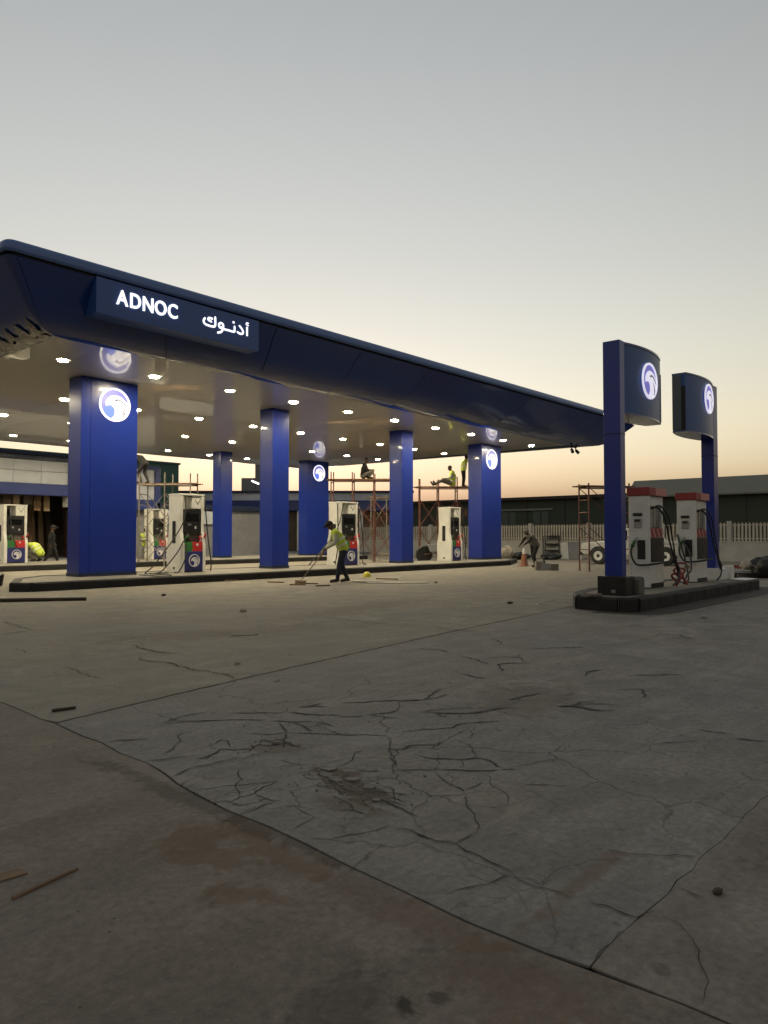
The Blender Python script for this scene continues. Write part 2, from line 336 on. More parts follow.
CRACKS = [
(0.0294, [(2.718,3.83),(2.846,3.848),(2.926,3.902),(2.966,3.821),(3.063,3.762),(3.151,3.805),(3.177,3.719),(3.283,3.689),(3.265,3.582)]),
(0.023, [(2.945,4.024),(3.059,4.081),(3.075,4.024),(2.989,3.883)]),
(0.0239, [(3.151,3.805),(3.24,3.872),(3.241,3.794),(3.316,3.803),(3.308,3.679),(3.279,3.548)]),
(0.0158, [(2.388,3.363),(2.508,3.319),(2.636,3.236),(2.752,3.154)]),
(0.0159, [(2.353,3.092),(2.45,3.111),(2.54,3.096),(2.645,3.148),(2.752,3.154)]),
(0.0125, [(2.54,3.096),(2.53,2.96),(2.561,2.896)]),
(0.0122, [(2.341,2.911),(2.456,2.933),(2.54,2.931)]),
(0.0073, [(2.315,2.581),(2.427,2.606),(2.515,2.618),(2.529,2.715),(2.563,2.838)]),
(0.0118, [(2.366,2.397),(2.46,2.359),(2.548,2.312),(2.683,2.286)]),
(0.0106, [(2.929,3.135),(3.001,3.159),(3.012,3.074),(2.967,2.986),(2.905,3.025),(2.897,3.102),(2.944,3.152)]),
(0.0247, [(2.967,2.986),(2.928,2.866),(2.896,2.777),(2.916,2.71)]),
(0.0164, [(2.952,2.971),(2.889,2.847),(2.829,2.732),(2.865,2.672)]),
(0.0086, [(2.819,3.091),(2.769,3.005),(2.72,3.023)]),
(0.0161, [(2.886,2.637),(2.91,2.55),(2.897,2.452),(2.866,2.378)]),
(0.0182, [(2.666,2.61),(2.704,2.539),(2.708,2.457)]),
(0.0205, [(3.18,2.967),(3.208,2.891),(3.254,2.852)]),
(0.0135, [(3.109,3.108),(3.189,3.091),(3.304,3.114),(3.407,3.2),(3.514,3.188)]),
(0.0122, [(3.917,4.51),(3.966,4.427),(3.871,4.351),(3.883,4.455)]),
(0.0464, [(4.032,4.378),(4.137,4.311),(4.199,4.213)]),
(0.0407, [(3.849,4.325),(3.917,4.195),(3.973,4.055),(4.081,3.956)]),
(0.0461, [(4.009,3.94),(4.079,3.859),(4.178,3.818)]),
(0.037, [(3.539,4.658),(3.642,4.538),(3.744,4.446),(3.849,4.325)]),
(0.034, [(3.275,4.619),(3.435,4.459),(3.535,4.343),(3.587,4.259)]),
(0.0357, [(3.602,4.218),(3.681,4.08),(3.803,3.963)]),
(0.0233, [(3.803,3.963),(3.812,3.838),(3.801,3.761)]),
(0.0295, [(3.251,4.077),(3.347,3.946),(3.455,3.882)]),
(0.0334, [(3.455,3.882),(3.563,3.738),(3.637,3.611),(3.685,3.535),(3.788,3.437),(3.851,3.304)]),
(0.0211, [(3.714,3.688),(3.67,3.594),(3.68,3.542)]),
(0.0097, [(3.851,3.304),(3.686,3.141),(3.539,3.005),(3.429,2.891),(3.359,2.819)]),
(0.042, [(4.365,4.246),(4.517,4.099),(4.714,3.989),(4.734,3.936)]),
(0.0171, [(3.011,3.452),(3.016,3.353),(3.032,3.257)]),
(0.0337, [(4.209,3.82),(4.344,3.728),(4.459,3.699)]),
(0.0492, [(4.609,4.036),(4.729,3.942),(4.862,3.789)]),
(0.0156, [(4.736,3.934),(4.496,3.748),(4.358,3.737),(4.332,3.793)]),
(0.0351, [(4.528,3.567),(4.631,3.371),(4.761,3.222),(4.98,3.176),(5.132,3.081)]),
(0.0295, [(3.958,3.323),(4.152,3.225),(4.318,3.098),(4.462,3.11),(4.598,3.021),(4.749,2.895)]),
(0.0262, [(3.621,3.083),(3.675,3.021),(3.77,3.045),(3.89,2.915),(4.017,2.946)]),
(0.0295, [(3.641,2.889),(3.631,2.8),(3.697,2.692),(3.761,2.603),(3.828,2.573),(3.836,2.484),(3.763,2.383),(3.762,2.339)]),
(0.0382, [(3.486,2.613),(3.546,2.545),(3.589,2.466),(3.648,2.398),(3.718,2.346)]),
(0.0173, [(3.718,2.346),(3.77,2.3),(3.815,2.249)]),
(0.009, [(3.769,2.825),(3.559,2.664),(3.439,2.596)]),
(0.0187, [(3.439,2.596),(3.353,2.46),(3.312,2.327),(3.276,2.276)]),
(0.0095, [(3.276,2.276),(3.113,2.148),(3.024,2.041),(2.943,1.962),(2.865,1.927)]),
(0.0154, [(3.309,2.299),(3.402,2.287),(3.478,2.296)]),
(0.009, [(3.619,2.388),(3.563,2.299),(3.457,2.223),(3.423,2.137),(3.361,2.059),(3.278,2.013),(3.242,2.054)]),
(0.0096, [(3.737,2.615),(3.637,2.536),(3.597,2.545)]),
(0.0103, [(4.076,2.925),(4.042,2.776),(3.827,2.591)]),
(0.0175, [(3.322,2.789),(3.408,2.704),(3.486,2.613)]),
(0.012, [(4.017,2.946),(4.206,2.975),(4.378,3.007)]),
(0.01, [(3.831,3.307),(3.778,3.221),(3.594,3.07),(3.489,2.94),(3.359,2.82)]),
(0.0303, [(5.333,3.274),(5.507,3.255),(5.751,3.194)]),
(0.0076, [(4.674,2.753),(4.427,2.618)]),
(0.0222, [(3.014,2.548),(3.049,2.472)]),
(0.0161, [(2.897,2.537),(2.885,2.422),(2.854,2.313),(2.849,2.253)]),
(0.0156, [(2.689,2.149),(2.673,2.091),(2.67,2.046)]),
(0.0157, [(3.582,2.104),(3.665,2.008),(3.724,1.915)]),
(0.0462, [(5.412,2.868),(5.476,2.765),(5.448,2.689)]),
(0.0176, [(4.486,2.861),(4.462,2.783)]),
(0.05, [(4.988,12.388),(4.925,11.666),(4.826,10.825),(5.054,10.79)]),
(0.05, [(4.307,10.691),(4.591,10.786),(4.838,10.811)]),
(0.033, [(3.9,9.213),(3.844,8.85),(3.887,8.742)]),
(0.0106, [(4.377,8.538),(4.145,8.357),(4.002,7.889),(4.005,7.78)]),
(0.0254, [(3.69,7.603),(3.702,7.403),(3.646,7.028),(3.592,6.625)]),
(0.0463, [(5.0,8.468),(4.902,8.184),(4.892,7.882),(4.882,7.593),(4.957,7.391)]),
(0.037, [(4.553,7.52),(4.439,7.383),(4.449,7.166),(4.54,7.01),(4.476,6.672),(4.463,6.301)]),
(0.05, [(8.701,8.935),(8.705,8.475),(8.71,7.915),(8.687,7.364),(8.711,7.226)]),
(0.05, [(6.237,8.48),(6.53,8.418)]),
(0.0293, [(4.46,6.643),(4.507,6.217),(4.496,5.881),(4.416,5.645)]),
(0.05, [(8.784,11.074),(8.924,10.913),(8.923,10.426)]),
(0.05, [(7.766,8.54),(8.072,8.416),(8.356,8.324)]),
(0.05, [(8.631,7.159),(8.771,6.997)]),
(0.05, [(8.899,6.751),(8.787,6.407),(8.825,6.182),(8.837,5.901)]),
(0.05, [(7.022,5.622),(7.161,5.337),(7.061,5.149)]),
(0.0405, [(6.933,4.894),(6.841,4.569),(6.664,4.321)]),
(0.0485, [(6.409,4.018),(6.75,4.247),(6.927,4.165),(7.043,3.981)]),
(0.0177, [(7.489,4.451),(7.046,4.077)]),
(0.05, [(7.014,4.581),(7.207,4.467),(7.259,4.298)]),
(0.05, [(7.907,4.538),(8.185,4.343),(8.407,4.216)]),
(0.0378, [(8.38,5.371),(8.093,5.015),(8.088,4.917)]),
(0.0469, [(6.028,4.287),(6.041,4.187),(5.995,3.917)]),
(0.0348, [(4.578,3.463),(4.72,3.273),(4.875,3.21),(5.064,3.165),(5.167,3.073)]),
(0.0409, [(5.378,2.857),(5.502,2.741),(5.504,2.55)]),
(0.0352, [(4.741,3.933),(4.876,3.808)]),
(0.025, [(5.306,3.266),(5.552,3.24),(5.764,3.185)]),
(0.0205, [(5.81,2.989),(5.94,2.982)]),
(0.05, [(10.004,3.855),(10.262,3.882),(10.372,3.673),(10.087,3.37)]),
(0.0456, [(5.465,2.8),(5.486,2.721),(5.454,2.597),(5.573,2.459)]),
(0.0287, [(6.304,2.78),(6.491,2.599),(6.28,2.497),(6.097,2.475)]),
(0.05, [(7.043,2.973),(7.209,2.782),(7.379,2.668),(7.379,2.544)]),
(0.0358, [(5.313,1.513),(5.34,1.424),(5.376,1.326)]),
(0.0298, [(5.396,1.785),(5.387,1.669),(5.429,1.579)]),
(0.0219, [(4.792,1.889),(4.94,1.792),(5.1,1.663)]),
(0.05, [(8.282,4.238),(8.464,4.124)]),
(0.05, [(9.438,4.12),(9.408,3.931)]),
(0.0398, [(6.917,3.372),(7.144,3.285)]),
(0.019, [(2.67,2.118),(2.672,2.011),(2.707,1.932),(2.667,1.769),(2.641,1.648),(2.629,1.596)]),
(0.0134, [(2.707,1.932),(2.792,1.928),(2.879,1.935)]),
(0.0129, [(2.314,1.685),(2.408,1.652),(2.479,1.612),(2.605,1.592)]),
(0.0126, [(2.611,1.584),(2.577,1.469),(2.596,1.377),(2.587,1.314)]),
(0.0156, [(2.594,1.25),(2.617,1.196),(2.603,1.118),(2.605,1.075),(2.69,1.048)]),
(0.007, [(2.258,1.074),(2.385,1.075),(2.497,1.073)]),
(0.0073, [(2.692,1.031),(2.659,0.944),(2.592,0.881),(2.463,0.816),(2.378,0.761),(2.245,0.739)]),
(0.0141, [(3.216,1.179),(3.26,1.085)]),
(0.0091, [(2.931,1.048),(2.913,0.936)]),
(0.0341, [(2.512,4.604),(2.614,4.569),(2.753,4.451)]),
(0.0284, [(2.465,4.044),(2.542,3.981),(2.643,3.953),(2.725,3.894)]),
(0.0273, [(2.698,3.854),(2.746,3.807),(2.829,3.847),(2.886,3.857)]),
(0.0167, [(2.597,4.069),(2.78,4.192),(2.976,4.413),(3.095,4.391)]),
(0.0208, [(2.386,3.651),(2.506,3.69),(2.613,3.704),(2.756,3.682)]),
(0.0187, [(2.362,3.359),(2.413,3.368)]),
(0.0346, [(3.04,4.73),(3.205,4.653),(3.373,4.511)])]

def ribbon(pts, w, z=.004, taper=True):
    P = [Vector(p) for p in pts]; Q = []
    for a, b in zip(P[:-1], P[1:]):
        L = (b - a).length; n = max(2, min(40, int(L / .035))); d = (b - a) / L; t = Vector((-d.y, d.x))
        off = 0
        for i in range(n):
            off = off * .62 + random.uniform(-1, 1) * min(.022, L * .06); Q.append(a.lerp(b, i / n) + t * off * (0 if i == 0 else 1))
    Q.append(P[-1]); m = len(Q); vs = []; fs = []
    for i, q in enumerate(Q):
        d = Q[min(i + 1, m - 1)] - Q[max(i - 1, 0)]; d.normalize(); t = Vector((-d.y, d.x))
        e = min(1, .15 + 5 * min(i, m - 1 - i) / m) if taper else 1
        ww = w * e * random.uniform(.45, 1.2) * .5
        vs += [(q.x + t.x * ww, q.y + t.y * ww, z), (q.x - t.x * ww, q.y - t.y * ww, z)]
    for i in range(m - 1): fs.append((2 * i, 2 * i + 1, 2 * i + 3, 2 * i + 2))
    return MB().add(vs, fs)
for k, (w, pts) in enumerate(CRACKS):
    ribbon(pts, min(.027, w * .55), .003 + .00003 * k).build('crack', 'crack', ground)
    for q in range(random.choice((0, 0, 0, 1))):      # hairline offshoots
        i = random.randrange(len(pts)); a = Vector(pts[i]); ang = random.uniform(0, 6.28); l = random.uniform(.08, .22) * (1 + a.length * .08)
        b = a + Vector((math.cos(ang), math.sin(ang))) * l; c = b + Vector((math.cos(ang + random.uniform(-.9, .9)), math.sin(ang + random.uniform(-.9, .9)))) * l * .8
        ribbon([a, b, c], w * .45, .0065 + .00002 * k).build('crack', 'crack', ground)
# loose bits in the broken spots: too many and too small to count
rb = MB()
for k in range(90):
    cx, cy, sx, sy = random.choice(((2.95, 2.78, .13, .2), (3.02, 3.0, .12, .12), (3.15, 3.75, .16, .12), (2.9, 2.6, .1, .16)))
    x, y, s = random.gauss(cx, sx), random.gauss(cy, sy), random.uniform(.003, .009)
    rb.ball((x, y, s * .3 + .002), s, 6, 4, (random.uniform(.7, 1.5), random.uniform(.7, 1.4), .6))
for pts_, wd in ((J1, .05), (J2, .06), (J3, .04)):       # dirt packed in the joints
    MB().add([(x + s * wd / 2 * (1 if pts_ is J1 else 0), y + s * wd / 2 * (0 if pts_ is J1 else 1), -.007) for x, y in pts_ for s in (-1, 1)], [(2 * i, 2 * i + 1, 2 * i + 3, 2 * i + 2) for i in range(len(pts_) - 1)]).build('joint_filler', 'crack', ground)
def blob(cx, cy, rx, ry, n=16, j=.3):
    return [(cx + rx * math.cos(6.283 * k / n) * random.uniform(1 - j, 1 + j), cy + ry * math.sin(6.283 * k / n) * random.uniform(1 - j, 1 + j)) for k in range(n)]
MB().prism(blob(2.93, 2.72, .08, .25, 30, .42), 'z', -.002, .0022).build('pothole_soil', 'soil', ground)
MB().prism(blob(3.05, 3.02, .07, .09, 26, .42), 'z', -.002, .0021).build('pothole_soil', 'soil', ground)
for (x, y, s) in ((3.08, 3.10, .06), (3.0, 3.03, .05), (2.98, 2.93, .045), (3.03, 2.86, .055), (2.86, 2.92, .03), (3.0, 2.70, .035), (2.88, 2.55, .03), (3.24, 3.74, .03)):
    o = MB().prism(blob(0, 0, s, s * random.uniform(.5, .9), 6, .38), 'z', 0, random.uniform(.006, .014)).build('broken_piece', 'slab_b', ground, bevel=.002, loc=(x, y, .001)); o.rotation_euler = (random.uniform(-.10, .10), random.uniform(-.10, .10), random.uniform(0, 6))
rb.build('rubble', 'rubble', ground, kind='stuff')
pb = MB()
for k in range(320):
    d = random.uniform(2.2, 26); a = HEAD + random.uniform(-.5, .5); s = random.uniform(.0015, .004) * (1 + d * .07)
    pb.ball((d * math.cos(a), d * math.sin(a), s * .35 + .002), s, 5, 3, (random.uniform(.7, 1.6), random.uniform(.7, 1.4), .6))
pb.build('grit', 'rubble', ground, kind='stuff')
# repair strip and pale edge line round the small island
patch = MB().prism([(12.52, 4.89), (12.34, 5.5), (12.4, 5.9), (21.6, 5.9), (21.6, 4.56), (13.26, 4.66), (12.8, 4.74)], 'z', -.004, .005).build('repair_strip', 'patch', ground)
ln = [(14.94, 7.72), (13.9, 7.6), (13.06, 7.34), (12.55, 6.85), (12.3, 6.15), (12.3, 5.5), (12.5, 4.87), (12.8, 4.72), (13.26, 4.64), (14.85, 4.62), (18.75, 4.56), (24, 4.5)]
lp = smooth_path([(*p, 0) for p in ln], 5); vs = []; fs = []
for i, q in enumerate(lp):
    d = lp[min(i + 1, len(lp) - 1)] - lp[max(i - 1, 0)]; d.normalize(); w = .022 * random.uniform(.6, 1.3)
    vs += [(q.x - d.y * w, q.y + d.x * w, .0085), (q.x + d.y * w, q.y - d.x * w, .0085)]
for i in range(len(lp) - 1): fs.append((2 * i, 2 * i + 1, 2 * i + 3, 2 * i + 2))
MB().add(vs, fs).build('edge_line', 'paper', ground)

# ------------------------------------------------------------------ islands
def island(name, outline, h, stone=1.0):
    top = MB().prism([(p[0], p[1]) for p in outline], 'z', -.01, h - .012).build(name, 'kerbtop', kind='structure')
    n = len(outline); cx = sum(p[0] for p in outline) / n; cy = sum(p[1] for p in outline) / n
    base = {}
    for i in range(n):
        a, b = Vector(outline[i]), Vector(outline[(i + 1) % n]); L = (b - a).length; k = max(1, round(L / stone)); d = (b - a) / L
        t = Vector((d.y, -d.x))
        if t.dot((a + b) / 2 - Vector((cx, cy))) < 0: t = -t
        for j in range(k):
            l = L / k; key = round(l, 3)
            if key not in base:
                hl = l / 2 - .006
                pr = [(-.16, -.01), (.06, -.01), (.06, h - .035), (.035, h), (-.16, h)]
                base[key] = MB().prism(pr, 'x', -hl, hl).mesh('kerb_stone')
            o = put('kerb_stone', base[key], 'kerbdark', top)
            c = a + d * l * (j + .5); ang = math.atan2(d.y, d.x)
            if Vector((-math.sin(ang), math.cos(ang))).dot(t) < 0: ang += math.pi
            o.location = (c.x, c.y, random.uniform(-.004, .003)); o.rotation_euler = (0, 0, ang + random.uniform(-.004, .004))
    return top
KH = .22
island('front_island', [(8.1, 18.3), (30.0, 18.3), (33.3, 19.9), (33.3, 20.9), (32.4, 21.5), (9.7, 21.5), (8.7, 20.6), (7.8, 18.72)], KH)
island('rear_island', [(9.1, 29.5), (32.5, 29.5), (34.0, 31.2), (34.0, 34.0), (32.8, 35.2), (9.1, 35.2)], KH)
SH = .25
island('small_island', [(13.0, 5.3), (20.7, 5.3), (21.3, 5.8), (21.3, 6.6), (20.7, 7.0), (14.6, 7.0), (13.7, 6.82), (12.85, 6.36), (12.78, 5.55)], SH, .9)

# ------------------------------------------------------------------ canopy
CZ = 5.882
canopy = thing('canopy', 'large station canopy with navy curved fascia and glossy ceiling on blue columns', 'canopy', (20, 26, CZ))
ox, oy, oz = canopy.location
CE = [(7.83, 16.69), (33.99, 17.36), (33.99, 36.8), (7.83, 36.8)]          # edge of the flat ceiling
OU = [(6.30, 15.66), (38.45, 15.66), (36.0, 38.1), (6.30, 38.1)]         # outer edge
NA = 6
def ring(t, r):
    P = [Vector(a).lerp(Vector(b), t) for a, b in zip(CE, OU)]; out = []
    for i in range(4):
        p, q, n = P[i], P[i - 1], P[(i + 1) % 4]; d1 = (q - p).normalized(); d2 = (n - p).normalized()
        a, b = p + d1 * r, p + d2 * r
        for k in range(NA + 1):
            s = k / NA; out.append(a * (1 - s) ** 2 + p * 2 * s * (1 - s) + b * s * s)
    return out
def zz(p, z):                               # the far end hangs fuller than the near one
    u = min(1, max(0, (z - 5.884) / 1.246)); return z + max(0, z - CZ) * .05 * (p.x - 6) / 27 - 1.2 * u * (1 - u) * max(0, (p.x - 14) / 24) ** 2
HULL = [(0, 5.884), (.12, 5.897), (.25, 5.945), (.36, 6.03), (.46, 6.15), (.56, 6.32), (.66, 6.52), (.77, 6.75), (.88, 6.95), (.96, 7.07), (1.0, 7.13)]
def loft(prof, idx, inset=0):
    vs = []; fs = []; m = len(idx)
    for t, z in prof:
        rr = ring(t, .03 + .16 * max(t, 0))
        for i in idx: vs.append((rr[i].x - ox, rr[i].y - oy, zz(rr[i], z) - oz))
    for a in range(len(prof) - 1):
        for b in range(m - 1): fs.append((a * m + b, a * m + b + 1, (a + 1) * m + b + 1, (a + 1) * m + b))
    return MB().add(vs, fs)
NP = 4 * (NA + 1)
full = list(range(NP)) + [0]
loft([(-.02, 5.93)] + [(t - .10, z + .09) for t, z in HULL[1:-1]], full).build('fascia_backing', 'dark', canopy)
def strip(prof, ia, ib, s0, s1):            # part of a straight side between two ring points
    vs = []; fs = []; n = 2
    for t, z in prof:
        rr = ring(t, .03 + .16 * max(t, 0)); a, b = rr[ia], rr[ib]
        for k in range(n + 1):
            p = a.lerp(b, s0 + (s1 - s0) * k / n); vs.append((p.x - ox, p.y - oy, zz(p, z) - oz))
    for a in range(len(prof) - 1):
        for k in range(n): fs.append((a * (n + 1) + k, a * (n + 1) + k + 1, (a + 1) * (n + 1) + k + 1, (a + 1) * (n + 1) + k))
    return MB().add(vs, fs)
for i in range(4):
    loft(HULL, list(range(i * (NA + 1), (i + 1) * (NA + 1)))).build('fascia_corner', 'navy', canopy, smooth=True)
    ia, ib = i * (NA + 1) + NA, ((i + 1) % 4) * (NA + 1); k = 9 if i % 2 == 0 else 6
    for j in range(k):
        o = strip([(t + random.uniform(-.0015, .0015), z) for t, z in HULL], ia, ib, j / k + .0004, (j + 1) / k - .0004).build('fascia_panel', 'navy', canopy, smooth=True)
        o.location = (0, random.uniform(-.004, .004), random.uniform(-.003, .003))
loft([(1.0, 7.14), (.955, 7.145), (.955, 7.195), (1.0, 7.20)], full).build('fascia_groove', 'dark', canopy)
loft([(1.0, 7.20), (1.022, 7.22), (1.03, 7.27), (1.03, 7.34), (1.015, 7.41), (.98, 7.455), (.92, 7.475), (.5, 7.48)], full).build('edge_cap', 'cap', canopy, smooth=True)
rf = ring(.55, .3); MB().add([(p.x - ox, p.y - oy, zz(p, 7.4) - oz) for p in rf], [tuple(range(len(rf)))]).build('roof', 'wh_grey', canopy)
NS = 20; sw = (33.99 - 7.83) / NS
for j in range(NS):
    x0, x1 = 7.83 + sw * j + .003, 7.83 + sw * (j + 1) - .003
    ya, yb = 16.69 + .67 * (x0 - 7.83) / 26.16, 16.69 + .67 * (x1 - 7.83) / 26.16; dz = random.uniform(0, .004)
    MB().prism([(x0 - ox, ya - oy + .01), (x1 - ox, yb - oy + .01), (x1 - ox, 36.79 - oy), (x0 - ox, 36.79 - oy)], 'z', dz, dz + .02).build('ceiling_panel', 'ceil', canopy)
MB().box(7.9 - ox, 33.9 - ox, 17.4 - oy, 36.7 - oy, .05, .07).build('ceiling_backing', 'dark', canopy)

# loose protective film on the underside of the near left corner
fv = []; ff = []; NU, NV = 26, 9
for i in range(NU + 1):
    for j in range(NV + 1):
        t_ = .02 + .46 * j / NV * (.75 + .25 * math.sin(i * 1.7)); k_ = max(q for q in range(len(HULL) - 1) if HULL[q][0] <= t_); (ta, za), (tb, zb) = HULL[k_], HULL[k_ + 1]
        zh = za + (zb - za) * (t_ - ta) / (tb - ta); xe = 7.83 - 1.53 * t_; ye = 16.72 + (.55 * t_ * -1) + 4.2 * i / NU
        fv.append((xe - .02 + random.uniform(-.01, .01), ye, zh - .022 - random.uniform(0, .028)))
for i in range(NU):
    for j in range(NV):
        if random.random() > .05: a_ = i * (NV + 1) + j; ff.append((a_, a_ + 1, a_ + NV + 2, a_ + NV + 1))
flm = MB().add(fv, ff).build('protective_film', 'film', smooth=True); tag(flm, 'crumpled torn protective film clinging under the canopy\'s near left corner', 'film')
# downlights
LR = [18.72, 24.11, 28.94, 34.42]; LX0 = 8.99; LDX = 2.651
rim_me = MB()
for k in range(20):
    a0, a1 = 2 * math.pi * k / 20, 2 * math.pi * (k + 1) / 20
    rim_me.add([(r * math.cos(a), r * math.sin(a), z) for a in (a0, a1) for r, z in ((.125, 0), (.165, 0), (.17, .012), (.165, .025))], [(0, 1, 5, 4), (1, 2, 6, 5), (2, 3, 7, 6)])
rim_me = rim_me.mesh("rim", True)
lens_me = MB().lathe([(.001, .004), (.126, .004), (.126, .016), (.001, .016)], n=16).mesh('lens')
ROWN = ['front row', 'second row from the front', 'third row from the front', 'rearmost row']
for r, y in enumerate(LR):
    for i in range(10):
        x = LX0 + LDX * i
        t = thing('ceiling_light', 'round lit downlight of the %s, %s from the canopy\'s left end' % (ROWN[r], ORD[i]), 'downlight', (x, y, CZ - .026), 0, 'round downlights in the canopy ceiling')
        put('rim', rim_me, 'rim', t); put('lens', lens_me, 'ledlens', t)

# falcon roundel, seen from -y: x to the right, z up
def arc(cx, cz, r, a0, a1, n): return [(cx + r * math.cos(R(a0 + (a1 - a0) * i / n)), cz + r * math.sin(R(a0 + (a1 - a0) * i / n))) for i in range(n + 1)]
FALCON = [(-.60, .02), (-.56, .20), (-.45, .36), (-.28, .49), (-.08, .56), (.14, .565), (.36, .51), (.56, .39), (.72, .24), (.86, .08)] + arc(0, 0, .90, 0, -108, 14) + \
         [(-.16, -.78), (-.05, -.64), (0, -.48), (.0, -.32), (-.06, -.18), (-.18, -.07), (-.32, -.04), (-.44, -.06), (-.5, -.14), (-.57, -.08)]
BALL = [(-.52, -.12), (-.42, -.06), (-.28, -.05), (-.15, -.10), (-.06, -.22), (-.02, -.38), (-.03, -.54), (-.10, -.68), (-.22, -.80), (-.34, -.80), (-.52, -.68), (-.66, -.52), (-.72, -.34), (-.66, -.2)]
EYE = [(-.06, .28), (.06, .34), (.2, .37), (.42, .30), (.62, .16), (.78, -.02), (.83, -.12), (.7, -.02), (.5, .15), (.32, .25), (.2, .28), (.12, .22), (.02, .20)]
WING = [(.40, -.04), (.54, -.22), (.66, -.46), (.60, -.62), (.48, -.78), (.53, -.56), (.52, -.34)]
def roundel(parent, c, r, y, mats, name='logo', rot=0):
    e = bpy.data.objects.new(name, None); e.empty_display_size = .1; COL.objects.link(e); e.parent = parent; e.location = (c[0], y, c[1]); e.rotation_euler = (0, 0, rot)
    P = lambda pts: [(a * r, b * r) for a, b in pts]
    n = 40; vs = []; fs = []
    for k in range(n):
        a = 2 * math.pi * k / n
        for rr, yy in ((1, 0), (1, -.03), (.885, -.03), (.885, 0)): vs.append((r * rr * math.cos(a), yy, r * rr * math.sin(a)))
    for k in range(n):
        for q in range(4): fs.append((k * 4 + q, k * 4 + (q + 1) % 4, ((k + 1) % n) * 4 + (q + 1) % 4, ((k + 1) % n) * 4 + q))
    MB().add(vs, fs).build('ring', mats[0], e)
    MB().prism(P(arc(0, 0, .89, 0, 351, 39)), 'y', 0, -.012).build('field', mats[1], e)
    MB().prism(P(FALCON), 'y', -.010, -.024).build('falcon', mats[0], e)
    MB().prism(P(BALL), 'y', -.010, -.019).build('crescent', mats[2], e)
    MB().prism(P(EYE), 'y', -.022, -.028).build('eye_line', mats[3], e)
    MB().prism(P(WING), 'y', -.022, -.028).build('wing_line', mats[3], e)
    return e
LIT = ['logo_white', 'logo_violet', 'logo_blue', 'logo_grey']; EMB = ['emb_white', 'emb_violet', 'emb_violet', 'logo_grey']; PRINT = ['print_white', 'print_blue', 'print_blue', 'print_blue']

# columns
def column(cx, y0, w, d, label, logo=None):
    t = thing('canopy_column', label, 'column', (cx, y0 + d / 2, KH - .012), 0, 'blue columns carrying the canopy')
    H = CZ - KH + .012 - .004; hw, hd = w / 2, d / 2; g = .006
    MB().box(-hw + .03, hw - .03, -hd + .03, hd - .03, 0, H).build('core', 'dark', t)
    MB().box(-hw - .012, hw + .012, -hd - .012, hd + .012, 0, .10).build('base_trim', 'storetrim', t)
    npan = 2 if w > 1 else 1
    for s, nm in ((-1, 'front_panel'), (1, 'back_panel')):
        ya, yb = (-hd, -hd + .028) if s < 0 else (hd - .028, hd)
        xs = [-hw, -hw + .28, hw] if npan == 2 else [-hw, hw]
        for a, b in zip(xs[:-1], xs[1:]):
            MB().box(a + g / 2, b - g / 2, ya, yb, .10, H).build(nm, 'blue', t, bevel=.006).rotation_euler = (0, 0, random.uniform(-.0015, .0015))
    for s in (-1, 1):
        xa, xb = (-hw, -hw + .028) if s < 0 else (hw - .028, hw)
        MB().box(xa, xb, -hd + .03, hd - .03, .10, H).build('side_panel', 'blue', t, bevel=.006)
    if logo: roundel(t, (logo[0], logo[1] - KH), logo[2], -hd - .002, LIT)
    return t
YF = 20.1
column(11.07, YF, 1.75, .74, 'widest-looking blue column, nearest the camera, with lit falcon roundel at left', (.13, 5.19, .49))
column(17.60, YF, .76, .70, 'plain slim blue column of the front row nearest to the left pumps')
column(24.75, YF, .76, .70, 'plain slim blue column standing between the two red scaffold towers, front row')
column(31.35, YF, 1.75, .80, 'wide blue column with lit falcon roundel at the canopy\'s right end', (0, 5.17, .49))
column(24.55, 32.4, .76, .70, 'distant slim blue column of the rear row, just right of the front left pump')
column(31.35, 32.4, 1.75, .80, 'distant wide blue column of the rear row with lit roundel beside the scaffold', (.05, 5.17, .49))

# lettered sign box on the front fascia
sg = thing('canopy_sign', 'blue sign box with lit white Latin and Arabic lettering on the canopy edge', 'sign', (10.55, 15.62, 6.335), 0); sg.scale = (1.03, 1, 1.03)
MB().box(-2.25, 2.25, 0, .50, .0, .80).build('panel', 'signpanel', sg, bevel=.01)
MB().box(-2.15, 2.15, .50, .72, .12, .70).build('bracket', 'dark', sg)
def glyph(ch, x, z, size, parent):
    cu = bpy.data.curves.new('letter', 'FONT'); cu.body = ch; cu.size = size; cu.extrude = .015; cu.offset = .006; cu.resolution_u = 4
    o = bpy.data.objects.new('letter', cu); COL.objects.link(o); dg = bpy.context.evaluated_depsgraph_get()
    me = bpy.data.meshes.new_from_object(o.evaluated_get(dg)); me.transform(Matrix.Diagonal((.80, .94, 1, 1))); wd = max(v.co.x for v in me.vertices)
    bpy.data.objects.remove(o); bpy.data.curves.remove(cu)
    me.transform(Matrix.Rotation(R(90), 4, 'X')); me.materials.clear()
    q = put('letter', me, 'letter', parent); q.location = (x, -.016, z); return wd
x = -1.78
for ch in 'ADNOC': x += glyph(ch, x, .30, .50, sg) + .030
def brush(paths, r, parent, name):
    b = MB()
    for p in paths: b.tube(smooth_path([(q[0], 0, q[1]) for q in p], 5) if len(p) > 2 else [(q[0], 0, q[1]) for q in p], r, 8)
    for p in paths:
        for q in (p[0], p[-1]): b.ball((q[0], 0, q[1]), r, 8, 6)
    o = b.build(name, 'letter', parent); o.scale = (.93, .35, .86); o.location = (.06, -.012, .05); return o
r_ = .030
brush([[(.86, .62), (.86, .40), (.80, .34), (.62, .34), (.52, .37), (.49, .44), (.53, .52)], [(.76, .56), (.66, .56), (.64, .50), (.73, .47)]], r_, sg, 'letter')
